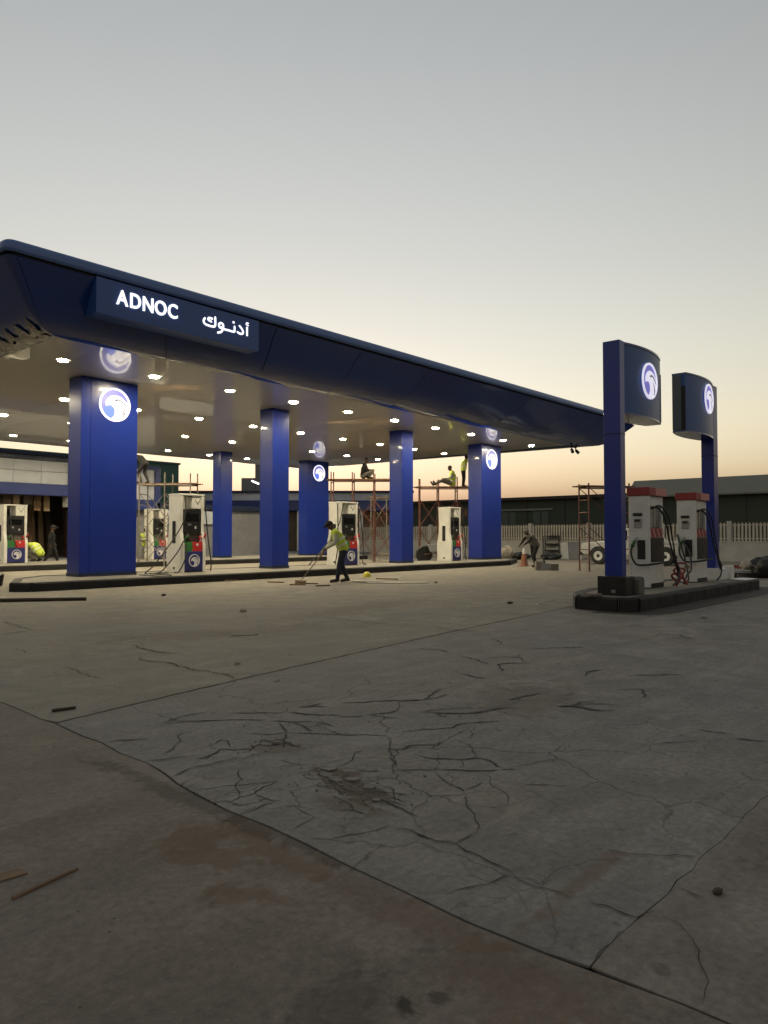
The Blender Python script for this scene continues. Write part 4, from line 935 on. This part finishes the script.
def person(label, loc, heading, pose, top='greycloth', legs='darkcloth', vest=None, hat=None, scale=1.0, sleeves=True):
    J = {k: Vector(v) for k, v in {**STAND, **pose}.items()}
    t = thing('person', label, 'person', loc, heading); t.scale = (scale,) * 3
    y = Vector((0, 1, 0)); up = (J['neck'] - J['pel']).normalized()
    hd = (J['head'] - J['neck']); face = Vector(pose.get('face', (1, 0, 0))).normalized(); hu = hd.normalized()
    side = hu.cross(face).normalized(); face = side.cross(hu).normalized()
    def torso(b, g):
        for s in (-1, 1):
            b.capsule(J['pel'] + y * .065 * s, J['chest'] + y * .085 * s, .112 + g, .122 + g); b.capsule(J['chest'] + y * .085 * s, J['neck'] * .6 + J['sL' if s > 0 else 'sR'] * .4 - up * .03, .115 + g, .07 + g)
            b.capsule(J['neck'] - up * .04, J['sL' if s > 0 else 'sR'], .06 + g, .062 + g)
    def arms(b, g, lower=True):
        for s in 'LR':
            b.capsule(J['s' + s], J['e' + s], .056 + g, .044 + g)
            if lower: b.capsule(J['e' + s], J['e' + s].lerp(J['h' + s], .93), .043 + g, .031 + g)
    def legsf(b, g, end=1.0):
        for s in 'LR':
            b.capsule(J['pel'] + (J['j' + s] - J['pel']) * .8, J['j' + s], .11 + g, .095 + g); b.capsule(J['j' + s], J['k' + s], .090 + g, .060 + g); b.capsule(J['k' + s], J['k' + s].lerp(J['a' + s], end), .060 + g, .042 + g)
    b = MB(); torso(b, 0); arms(b, 0); legsf(b, 0)
    b.capsule(J['neck'] - up * .05, J['head'] - hu * .05, .056, .054)
    b.ball(J['head'] + hu * .02, .098, 12, 8); b.capsule(J['head'] - hu * .06 + face * .035, J['head'] + face * .02, .058, .075)
    b.capsule(J['head'] - hu * .005 + face * .098, J['head'] - hu * .03 + face * .112, .012, .018)
    for s in (-1, 1): b.capsule(J['head'] + side * .095 * s - hu * .03, J['head'] + side * .10 * s + hu * .02, .014, .017)
    for s in 'LR':
        d = (J['h' + s] - J['e' + s]).normalized(); b.capsule(J['h' + s] - d * .02, J['h' + s] + d * .05, .032, .036)
        b.capsule(J['a' + s], J['t' + s], .042, .036)
    me = fuse(b, 'body', .017, 3)
    fb = MB()
    for s in 'LR':
        d = (J['h' + s] - J['e' + s]).normalized(); u, w = frame(d); c = J['h' + s] + d * .06; k = 1 if s == 'L' else -1
        for i, l in enumerate((.072, .082, .078, .062)):
            o = c + u * (.027 - .018 * i); fb.tube([o - d * .015, o + d * l * .5 + w * .010, o + d * l * .85 + w * .034, o + d * l * .8 + w * .052], .0095, 6, .007)
        fb.tube([J['h' + s] + u * .03, J['h' + s] + u * .055 + d * .03 + w * .01, J['h' + s] + u * .05 + d * .07 + w * .03], .011, 6, .008)
    bm = bmesh.new(); bm.from_mesh(me); f2 = fb.mesh('f', True); bm.from_mesh(f2); bm.to_mesh(me); bm.free(); bpy.data.meshes.remove(f2)
    for p in me.polygons: p.use_smooth = True
    put('body', me, 'skin', t)
    eb = MB()
    for s in (-1, 1): eb.ball(J['head'] + face * .094 + side * .034 * s + hu * .012, .012, 8, 6)
    eb.build('eyes', 'hair', t)
    b = MB(); torso(b, .014); arms(b, .014, sleeves); put('shirt', fuse(b, 'shirt', .018), top, t)
    b = MB(); legsf(b, .016, .95); b.capsule(J['pel'] + y * .06, J['pel'] - y * .06, .132, .132); put('trousers', fuse(b, 'trousers', .018), legs, t)
    b = MB()
    for s in 'LR': b.capsule(J['a' + s] + Vector((-.02, 0, -.02)), J['t' + s], .054, .045); b.capsule(J['a' + s] + (J['k' + s] - J['a' + s]).normalized() * .1, J['a' + s], .056, .054)
    put('boots', fuse(b, 'boots', .015), 'boot', t)
    if vest:
        b = MB(); torso(b, .032); v = put('vest', fuse(b, 'vest', .018), vest, t)
    if vest == 'lime':
        q = MB(); c0 = J['pel'].lerp(J['chest'], .35); c1 = J['pel'].lerp(J['chest'], .85)
        for c in (c0, c1):
            n = 24; fx = up.cross(y).normalized(); vs = []; fs = []
            for k in range(n):
                a = 2 * math.pi * k / n; cs, sn = math.cos(a), math.sin(a); e = c - fx * cs * .166 + y * sn * .25
                vs += [e - up * .028, e + up * .028]
            for k in range(n): fs.append((2 * k, 2 * ((k + 1) % n), 2 * ((k + 1) % n) + 1, 2 * k + 1))
            q.add(vs, fs)
        q.build('reflective_tape', 'reflect', v)
    b = MB()
    if hat == 'cap':
        b.ball(J['head'] + hu * .045, .112, 12, 8, (1, 1, .85)); b.capsule(J['head'] + hu * .06 + face * .07, J['head'] + hu * .05 + face * .16, .05, .035); put('cap', fuse(b, 'cap', .016), 'darkcloth', t)
    elif hat: 
        b.ball(J['head'] + hu * .05, .125, 14, 8, (1.1, 1, .9)); put('helmet', fuse(b, 'helmet', .016), hat, t)
    else:
        b.ball(J['head'] + hu * .035 - face * .014, .104, 12, 8); put('hair', fuse(b, 'hair', .016), 'hair', t)
    return t
def hdg(v): return math.atan2(v[1], v[0])
LEFT = (-RT.x, -RT.y); AWAY = (FW.x, FW.y)
# sweeper in the open yard, leaning on a long broom and facing left
wp = at(341, 21.9)
person('person in lime vest and dark trousers sweeping the yard with a long broom', (wp[0], wp[1], .0), hdg(LEFT) + R(12), dict(
    pel=(-.06, 0, .93), chest=(.08, 0, 1.23), neck=(.20, 0, 1.42), head=(.30, .0, 1.56), sL=(.17, .19, 1.36), sR=(.17, -.19, 1.36), eL=(.20, .27, 1.08), hL=(.44, .16, .93),
    eR=(.26, -.24, 1.06), hR=(.52, .02, .80), face=(1, 0, -.25), jL=(-.06, .09, .89), kL=(.06, .12, .49), aL=(.12, .13, .09), tL=(.29, .15, .04), jR=(-.06, -.09, .89), kR=(-.03, -.11, .48), aR=(-.20, -.12, .09), tR=(-.04, -.13, .04)),
    'shirt', 'navycloth', 'lime', 'cap', 1.07)
b0 = Vector(at(301, 21.2)); b1 = Vector((wp[0], wp[1])) + Vector(LEFT) * .30
br = thing('broom', 'long broom with pale head pushed by the sweeping person', 'broom', (b0.x, b0.y, 0)); e = b1 - b0
MB().tube([(0, 0, .09), (e.x * .98, e.y * .98, 1.12)], .014, 7).build('handle', 'wood', br)
dn = e.normalized(); tn = Vector((-dn.y, dn.x))
MB().obox((0, 0, .085), (tn.x * .24, tn.y * .24, 0), (dn.x * .04, dn.y * .04, 0), (0, 0, .022)).build('head', 'pale_wood', br, bevel=.008)
bs = MB()
for k in range(70):
    u, v = random.uniform(-.23, .23), random.uniform(-.035, .035); p = tn * u + dn * v; bs.tube([(p.x, p.y, .068), (p.x * 1.05 - dn.x * .03, p.y * 1.05 - dn.y * .03, .003)], .006, 4)
bs.build('bristles', 'pale_wood', br, kind='stuff')
# seated worker on the middle scaffold, facing right
zA = zof(479, 39); pA = at(363, 39.4)
person('person in dark jacket and grey trousers sitting cross legged on the middle scaffold', (pA[0], pA[1], zA + .02), hdg((RT.x, RT.y)) + R(-10), dict(
    pel=(0, 0, .16), chest=(.06, 0, .50), neck=(.10, 0, .72), head=(.16, 0, .88), sL=(.08, .19, .66), sR=(.08, -.19, .66), eL=(.18, .28, .42), hL=(.42, .14, .44), eR=(.18, -.27, .42), hR=(.42, -.10, .40),
    jL=(.04, .10, .15), kL=(.42, .24, .34), aL=(.22, .06, .10), tL=(.32, -.06, .06), jR=(.04, -.10, .15), kR=(.42, -.24, .34), aR=(.30, -.10, .10), tR=(.44, .02, .06), face=(1, -.2, -.1)), 'darkcloth', 'greycloth', None, None, 1.14)
# right scaffold: one seated with legs out, one standing at the column
zB = zof(486.5, 38.6); pB = at(452, 39.0)
person('person in pale vest sitting with legs stretched out on the right scaffold', (pB[0], pB[1], zB + .02), hdg(LEFT) + R(6), dict(
    pel=(-.02, 0, .14), chest=(-.04, 0, .49), neck=(.02, 0, .70), head=(.09, 0, .86), sL=(-.01, .19, .64), sR=(-.01, -.19, .64), eL=(.10, .24, .38), hL=(.34, .18, .36), eR=(.08, -.25, .38), hR=(.32, -.18, .36),
    jL=(0, .10, .14), kL=(.44, .13, .32), aL=(.82, .12, .11), tL=(.90, .14, .24), jR=(0, -.10, .14), kR=(.46, -.13, .28), aR=(.88, -.10, .10), tR=(.97, -.11, .22), face=(1, .2, 0)), 'shirt', 'greycloth', 'lime', None, 1.12)
pC = at(463.5, 39.2)
person('person in lime vest standing on the right scaffold and reaching up at the column', (pC[0], pC[1], zB + .015), hdg((RT.x, RT.y)) + R(8), dict(
    chest=(.05, 0, 1.26), neck=(.10, 0, 1.45), head=(.17, 0, 1.60), sL=(.10, .19, 1.40), sR=(.10, -.19, 1.40), eL=(.32, .22, 1.46), hL=(.50, .16, 1.64), eR=(.34, -.2, 1.40), hR=(.56, -.12, 1.52), face=(1, 0, .3)), 'lime', 'darkcloth', 'lime', None, .97)
# stooping worker on the left scaffold
zC = zof(483.5, 33.2); pD = at(140, 33.4)
person('person in dark clothes stooping on the scaffold behind the nearest column', (pD[0], pD[1], zC + .015), hdg(LEFT) + R(-20), dict(
    pel=(-.22, 0, .86), chest=(.06, 0, 1.10), neck=(.26, 0, 1.20), head=(.40, 0, 1.20), sL=(.22, .19, 1.16), sR=(.22, -.19, 1.16), eL=(.36, .22, .90), hL=(.50, .16, .72), eR=(.40, -.22, .92), hR=(.55, -.14, .74), face=(1, 0, -.8),
    jL=(-.20, .09, .82), kL=(.02, .11, .47), aL=(-.10, .11, .09), tL=(.06, .13, .04), jR=(-.20, -.09, .82), kR=(-.12, -.12, .46), aR=(-.32, -.12, .09), tR=(-.16, -.14, .04)), 'darkcloth', 'darkcloth', None, None, 1.05)
# workers by the shop
pE = at(146, 37.0)
person('person in lime vest standing behind the left scaffold legs near the shop', (pE[0], pE[1], .0), hdg((-AWAY[0], -AWAY[1])), dict(eL=(.08, .28, 1.16), hL=(.24, .10, 1.15), eR=(.08, -.28, 1.16), hR=(.24, -.08, 1.12)), 'greycloth', 'greycloth', 'lime', None, 1.0)
pF = at(38, 33.5)
person('person in lime vest crouching behind the rear kerb at left', (pF[0], pF[1], KH), hdg(LEFT) + R(-15), dict(
    pel=(-.12, 0, .34), chest=(.12, 0, .60), neck=(.30, 0, .72), head=(.42, 0, .76), sL=(.26, .19, .68), sR=(.26, -.19, .68), eL=(.42, .24, .44), hL=(.55, .14, .22), eR=(.44, -.22, .44), hR=(.58, -.10, .20), face=(1, 0, -.7),
    jL=(-.10, .10, .32), kL=(.28, .18, .42), aL=(.02, .14, .09), tL=(.18, .16, .04), jR=(-.10, -.10, .32), kR=(.26, -.18, .40), aR=(-.04, -.14, .09), tR=(.12, -.16, .04)), 'shirt', 'greycloth', 'lime', None, 1.1)
pG = at(52, 34.6)
person('person in dark overalls striding past the dark shop front at left', (pG[0], pG[1], 0), hdg((RT.x, RT.y)) + R(30), dict(
    hL=(.16, .24, .92), eR=(-.12, -.24, 1.14), hR=(-.08, -.24, .90), kL=(.20, .10, .52), aL=(.26, .10, .10), tL=(.42, .11, .06), kR=(-.10, -.10, .50), aR=(-.34, -.10, .14), tR=(-.20, -.10, .05)), 'darkcloth', 'darkcloth', None, 'cap', 1.06)
pH = at(533.5, 32.6)
person('person in dusty work clothes bending over beside the traffic cone', (pH[0], pH[1], 0), hdg(LEFT) + R(25), dict(
    pel=(-.10, 0, .92), chest=(.12, 0, 1.18), neck=(.26, 0, 1.34), head=(.36, 0, 1.46), sL=(.23, .19, 1.29), sR=(.23, -.19, 1.29), eL=(.40, .24, 1.08), hL=(.58, .16, .96), eR=(.42, -.22, 1.06), hR=(.60, -.10, .94), face=(1, 0, -.5),
    jL=(-.09, .09, .88), kL=(.08, .11, .48), aL=(-.02, .12, .09), tL=(.14, .14, .04), kR=(-.04, -.12, .47), aR=(-.18, -.12, .09), tR=(-.02, -.14, .04)), 'darkcloth', 'darkcloth', 'greycloth', 'greycloth', 1.04)

# ------------------------------------------------------------------ pickup, cone and yard clutter
ck = thing('pickup_truck', 'white pickup truck parked by the fence, mostly hidden behind the nearer totem', 'truck', (35.0, 14.2, 0), R(90))
body = [(-2.55, .45), (2.40, .45), (2.55, .60), (2.55, .86), (2.44, 1.02), (1.35, 1.12), (.60, 1.72), (-.80, 1.74), (-1.0, 1.16), (-2.55, 1.14)]
MB().prism(body, 'y', -.86, .86).build('body', 'carwhite', ck, bevel=.05)
for s in (-1, 1):
    MB().prism([(1.15, 1.16), (.55, 1.62), (.18, 1.62), (.18, 1.16)], 'y', s * .862, s * .872).build('window', 'glass', ck); MB().prism([(.08, 1.16), (.08, 1.62), (-.66, 1.62), (-.76, 1.16)], 'y', s * .862, s * .872).build('window', 'glass', ck)
    for x in (1.62, -1.62):
        a_ = MB().prism(arc(x, .40, .47, 0, 180, 12), 'y', s * .80, s * .874).build('wheel_arch', 'black', ck)
        wv = []; wp_ = MB(); wp_.lathe([(.22, -.11), (.36, -.11), (.40, -.07), (.40, .07), (.36, .11), (.22, .11)], n=22)
        w_ = wp_.build('wheel', 'rubber', ck, smooth=False, loc=(x, s * .79, .40)); w_.rotation_euler = (R(90), 0, 0)
        MB().lathe([(.06, -.105), (.20, -.13), (.23, -.115), (.23, .115), (.20, .13), (.06, .105)], n=14).build('rim', 'white2', w_)
    MB().box(2.40, 2.56, s * .55, s * .82, .70, .90).build('headlight', 'glass', ck); MB().box(-2.57, -2.50, s * .62, s * .84, .72, 1.02).build('tail_lamp', 'red', ck)
    MB().box(-2.4, -1.1, s * .862, s * .868, .98, 1.0).build('bed_line', 'black', ck)
MB().prism([(1.34, 1.135), (.66, 1.69), (.62, 1.69), (1.28, 1.135)], 'y', -.74, .74).build('windscreen', 'glass', ck)
MB().box(2.42, 2.62, -.84, .84, .42, .60).build('bumper', 'black', ck, bevel=.03)
MB().box(2.54, 2.575, -.5, .5, .66, .86).build('grille', 'black', ck)

c_ = at(524, 33.5); cn = thing('traffic_cone', 'faded orange traffic cone with white collar beside the bending person', 'cone', (c_[0], c_[1], 0))
MB().box(-.22, .22, -.22, .22, 0, .04).build('base', 'cone', cn, bevel=.01); MB().lathe([(.17, .04), (.125, .36), (.09, .56)], n=14).build('body', 'cone', cn, smooth=False)
MB().lathe([(.092, .56), (.06, .76), (.04, .80)], n=14).build('collar', 'print_white', cn)
def blocks(px, d, name, label, w, l, h, m, cat, rot=0, z=0):
    p = at(px, d); o = MB().box(-w / 2, w / 2, -l / 2, l / 2, 0, h).build(name, m, bevel=.012, loc=(p[0], p[1], z)); o.rotation_euler = (0, 0, RZ + rot); return tag(o, label, cat)
blocks(539, 29.6, 'concrete_block', 'upright pale concrete block on the yard floor before the bending person', .34, .16, .36, 'block', 'block', .2)
blocks(545.5, 29.6, 'low_box', 'low grey box between the small blocks in the yard', .40, .24, .28, 'greywall', 'box', -.1)
blocks(553.5, 29.4, 'small_box', 'small dark box standing right of the yard blocks', .34, .2, .26, 'greycloth', 'box', .1)
mp_ = at(543.5, 29.9); mx = thing('bottle', 'dark bottle standing behind the small yard blocks', 'bottle', (mp_[0], mp_[1], 0)); MB().lathe([(.07, 0), (.075, .30), (.03, .40), (.03, .48)], n=12).build('body', 'black', mx, smooth=True); MB().lathe([(.035, .48), (.035, .52)], n=10).build('lid', 'steel', mx)
# rack, leaning panels, bags and other stacked material by the fence
rk = at(545, 46); t = thing('steel_rack', 'black open steel rack frame standing before the palisade fence', 'rack', (rk[0], rk[1], 0), RZ)
for x in (0, .85):
    for y in (0, .6): MB().tube([(x, y, 0), (x, y, 1.35)], .035, 6).build('leg', 'black', t)
for z in (.45, .85, 1.33): MB().box(-.03, .88, -.03, .63, z, z + .05).build('shelf', 'black', t)
for i, (px, w, h, m, lb_) in enumerate(((566, .55, .95, 'white2', 'narrow white panel leaning by the fence, left of the grey one'), (574, .80, 1.0, 'greywall', 'grey framed panel leaning by the fence next to the pickup'))):
    p = at(px, 44 - i * .6); t = thing('leaning_panel', lb_, 'panel', (p[0], p[1], 0), RZ)
    MB().obox((0, .12, h / 2), (w / 2, 0, 0), (0, .02, -.005), (0, .12, h / 2)).build('sheet', m, t); 
    for s in (-1, 1): MB().obox((s * (w / 2 - .03), .095, h / 2), (.03, 0, 0), (0, .02, -.005), (0, .12, h / 2)).build('frame_bar', 'white2', t)
def heap(px, d, label, r, sc, m, z=0, name='sack', cat='sack', seed=1):
    rr = random.Random(seed); p = at(px, d); b = MB()
    for k in range(9): b.ball((rr.gauss(0, .35) * r * sc[0], rr.gauss(0, .35) * r * sc[1], r * sc[2] * rr.uniform(.4, .9)), r * rr.uniform(.35, .6), 9, 6, (sc[0], sc[1], sc[2]))
    me = fuse(b, name, r * .10, 2); o = put(name, me, m, loc=(p[0], p[1], z)); o.rotation_euler = (0, 0, RZ)
    zmin = min(v.co.z for v in me.vertices); o.location.z = z - zmin - .01
    tx = bpy.data.textures.new(name, 'CLOUDS'); tx.noise_scale = r * .5; md = o.modifiers.new('d', 'DISPLACE'); md.texture = tx; md.strength = r * .42
    return tag(o, label, cat)
heap(508, 40, 'pale bulging sack lying right of the wide end column', .55, (.8, .8, 1.1), 'sack', seed=3)
heap(516, 43, 'dark low heap of material behind the traffic cone', .5, (1.6, .8, .6), 'tarp', name='material_heap', cat='heap', seed=4)
heap(551, 43, 'dark flat heap under the black rack', .45, (1.6, .8, .5), 'tarp', name='material_heap', cat='heap', seed=5)
heap(752, 25.5, 'crumpled pale sack slumped at the right picture edge', .36, (1.1, .7, 1.0), 'sack', seed=6).location.z += .18
heap(768, 24.0, 'black tarpaulin heap at the right picture edge', .62, (1.0, .8, .9), 'tarp', name='tarpaulin', cat='tarpaulin', seed=8)
pp = at(746, 24.6); t = thing('pallet', 'low dark pallet lying behind the small island\'s right end', 'pallet', (pp[0], pp[1], 0), RZ)
for i in range(5): MB().box(-.75, .75, -.6 + i * .26, -.42 + i * .26, .13, .17).build('board', 'tarp', t)
for x in (-.7, 0, .6): MB().box(x, x + .1, -.6, .62, .0, .13).build('bearer', 'tarp', t)
# low brick border under the fence wall at right
bk = MB().box(-.10, .10, -.05, .05, 0, .07).mesh('brick')
bd = thing('brick_border', 'low border of loose red bricks before the fence wall at right', 'border', (33.5, 9.0, 0))
for i in range(26):
    o = put('brick', bk, 'brick', bd, loc=(random.uniform(-.12, .12), -2.2 + i * .17, 0 if i % 3 else .07)); o.rotation_euler = (0, 0, R(90) + random.uniform(-.5, .5))
    if i % 3 == 0: put('brick', bk, 'brick', bd, loc=(o.location.x, o.location.y, 0)).rotation_euler = (0, 0, R(90))
# boxes at the feet of the totems
bx1 = MB().box(-.20, .20, -.30, .26, 0, .36).build('base_box', 'black', bevel=.015, loc=(13.58, 5.97, SH - .012)); tag(bx1, 'black box enclosing the foot of the nearer totem post', 'box')
MB().box(-.206, -.2, -.10, -.02, .05, .11).build('label_plate', 'greywall', bx1)
bx2 = MB().prism([(-.14, 0), (.14, 0), (.14, .28), (.10, .34), (-.10, .34), (-.14, .28)], 'y', -.12, .12).build('meter_box', 'greycloth', bevel=.03, loc=(13.98, 5.72, SH - .012)); tag(bx2, 'rounded dark grey box right of the nearer totem\'s foot', 'box')
tag(MB().box(-.26, .26, -.2, .2, 0, .30).build('white_crate', 'white2', bevel=.015, loc=(20.05, 6.10, SH - .012)), 'white box at the foot of the farther totem', 'box')
tag(MB().box(-.14, .14, -.12, .12, 0, .34).build('white_carton', 'white', bevel=.012, loc=(20.62, 5.98, SH - .012)), 'narrow white carton right of the farther totem\'s box', 'carton')
heap(588, 13.6, 'small pile of dark rubble on the near kerb of the small island', .12, (1.5, .8, .5), 'rubble', z=SH, name='rubble_pile', cat='rubble', seed=11)
pl_ = tag(MB().prism([(-.45, -.2), (.4, -.25), (.5, .15), (-.3, .22)], 'z', 0, .02).build('plastic_sheet', 'white2', loc=(20.3, 5.55, SH)), 'crumpled pale sheet lying on the small island\'s right end', 'sheet')
# things lying on the yard
def bar(a, b, r, label, m, name, cat): 
    a = Vector((*a, r * .8)); b = Vector((*b, r * .8)); mid = a.lerp(b, .5) + Vector((random.uniform(-.01, .01), random.uniform(-.01, .01), 0))
    o = MB().tube([Vector(), mid - a, b - a], r, 7, r * .8).build(name, m, loc=a); return tag(o, label, cat)
bar((5.6, 16.55), (7.77, 15.0), .045, 'long dark bar lying on the yard before the front kerb at left', 'pipe_brown', 'steel_bar', 'bar')
bar((1.22, 2.88), (1.50, 2.94), .008, 'thin stick lying on the concrete at the lower left', 'wood', 'stick', 'stick')
bar((2.69, 5.70), (2.86, 5.67), .014, 'short dark stub lying left of the long concrete joint', 'pipe_brown', 'stub', 'stub')
bar((4.58, 5.30), (4.68, 5.36), .009, 'small pale stick just below the long joint', 'paper', 'pale_stick', 'stick')
bar((6.3, 8.2), (6.62, 8.0), .010, 'thin pale lath lying on the yard at left centre', 'paper', 'lath', 'lath')
for i, (a_, b_) in enumerate((((296, 21.3), (318, 21.0)), ((290, 20.6), (306, 20.5)), ((316, 20.1), (330, 20.3)), ((268, 21.8), (284, 21.6)), ((376, 23.5), (398, 23.2)), ((225, 22.3), (238, 22.6)))):
    bar(at(*a_), at(*b_), .022, 'wooden offcut lying on the swept yard near the front kerb, %s of six' % ORD[i], random.choice(('wood', 'pale_wood')), 'offcut', 'offcut')['group'] = 'offcuts on the swept yard'
cb = tag(MB().tube(smooth_path([(*at(150, 21.4), KH + .0), (*at(160, 22.0), KH + .0), (*at(172, 21.6), KH + .0), (*at(168, 21.1), KH + .0), (*at(152, 21.2), KH + .0), (*at(140, 21.9), KH + .0)], 6), .014, 6).build('power_cable', 'rubber'), 'dark cable lying in loops on the island beside the left pump', 'cable')
def stone(x, y, r, label, m='rubble', cat='stone', sc=(1.2, 1, .6)):
    b = MB(); b.ball((0, 0, r * .5), r, 9, 6, sc); o = b.build('stone', m, loc=(x, y, 0), smooth=True)
    tx = bpy.data.textures.new('s', 'CLOUDS'); tx.noise_scale = r; md = o.modifiers.new('d', 'DISPLACE'); md.texture = tx; md.strength = r * .5; return tag(o, label, cat)
stone(2.99, .92, .019, 'dark flat pebble on the concrete at lower right', 'pipe_brown', sc=(1.6, 1, .5))
stone(12.79, 4.09, .055, 'pale stone chip on the yard below the small island', 'paper')
stone(8.43, 10.62, .06, 'pale stone chip lying left of centre on the yard', 'paper')
stone(9.5, 14.81, .05, 'brown lump on the yard before the left kerb', 'pipe_brown')
stone(12.9, 7.85, .06, 'dark lump on the yard left of the small island', 'pipe_brown', sc=(1.8, .8, .4))
stone(4.97, 6.36, .03, 'small pale chip just above the long joint', 'paper')
stone(17.27, 12.98, .06, 'pale chip lying right of the dusty sheet', 'paper')
lt = tag(MB().prism([(-.05, -.03), (.06, -.04), (.05, .03), (-.04, .04)], 'z', 0, .006).build('litter_scrap', 'wood', loc=(1.29, 3.09, .003)), 'flat brown scrap at the lower left picture edge', 'scrap')
sh_ = thing('dusty_sheet', 'pale dusty board lying flat on the yard right of the sweeping person', 'board', (16.6, 13.9, .0), RZ)
MB().prism([(-.9, -.35), (.85, -.4), (.95, .3), (-.8, .42)], 'z', .002, .02).build('board', 'paper', sh_); MB().prism([(-1.3, .1), (-.5, .0), (-.4, .6), (-1.2, .66)], 'z', .021, .035).build('offcut', 'paper', sh_)
hp = at(367, 24.6); hm = thing('hard_hat', 'yellow hard hat lying at the kerb by the sweeping person', 'hard hat', (hp[0], hp[1], 0))
MB().lathe([(.135, .02), (.13, .08), (.10, .14), (.05, .175), (.005, .185)], n=16).build('shell', 'yellow', hm, smooth=True); MB().lathe([(.17, .01), (.175, .02), (.13, .03)], n=16).build('brim', 'yellow', hm, smooth=True)
kt = at(-1, 20.3); bkt = thing('bucket', 'dark bucket cut off by the left picture edge', 'bucket', (kt[0], kt[1], 0)); MB().lathe([(.11, 0), (.15, .30), (.155, .31)], n=16).build('pail', 'black', bkt, smooth=False); MB().tube([(-.15, 0, .3), (0, 0, .42), (.15, 0, .3)], .008, 6).build('handle', 'steel', bkt)
stl = at(379, 33.4); t = thing('stool', 'pale stool standing left of the plain right front column', 'stool', (stl[0], stl[1], 0), RZ)
MB().box(0, .52, 0, .4, .50, .56).build('seat', 'pale_wood', t)
for x in (.02, .46):
    for y in (.02, .34): MB().box(x, x + .045, y, y + .045, 0, .5).build('leg', 'pale_wood', t)
wt = at(424, 37.5); t = thing('wheelbarrow', 'wheelbarrow with a big dark wheel left of the right pump', 'wheelbarrow', (wt[0], wt[1], 0), RZ)
w_ = MB().lathe([(.25, -.07), (.40, -.08), (.44, -.03), (.44, .03), (.40, .08), (.25, .07)], n=20).build('wheel', 'rubber', t, loc=(0, 0, .44)); w_.rotation_euler = (R(90), 0, R(15)); MB().lathe([(.03, -.06), (.26, -.05), (.26, .05), (.03, .06)], n=12).build('rim', 'steel', w_)
MB().prism([(.3, .55), (1.1, .55), (1.35, .95), (.15, .95)], 'y', -.35, .35).build('tray', 'greywall', t, bevel=.02)
for s in (-1, 1): MB().tube([(0, s * .2, .44), (.7, s * .3, .52), (1.7, s * .32, .72)], .022, 6).build('handle', 'rust', t); MB().tube([(1.0, s * .28, .55), (1.05, s * .30, 0)], .02, 6).build('leg', 'rust', t)
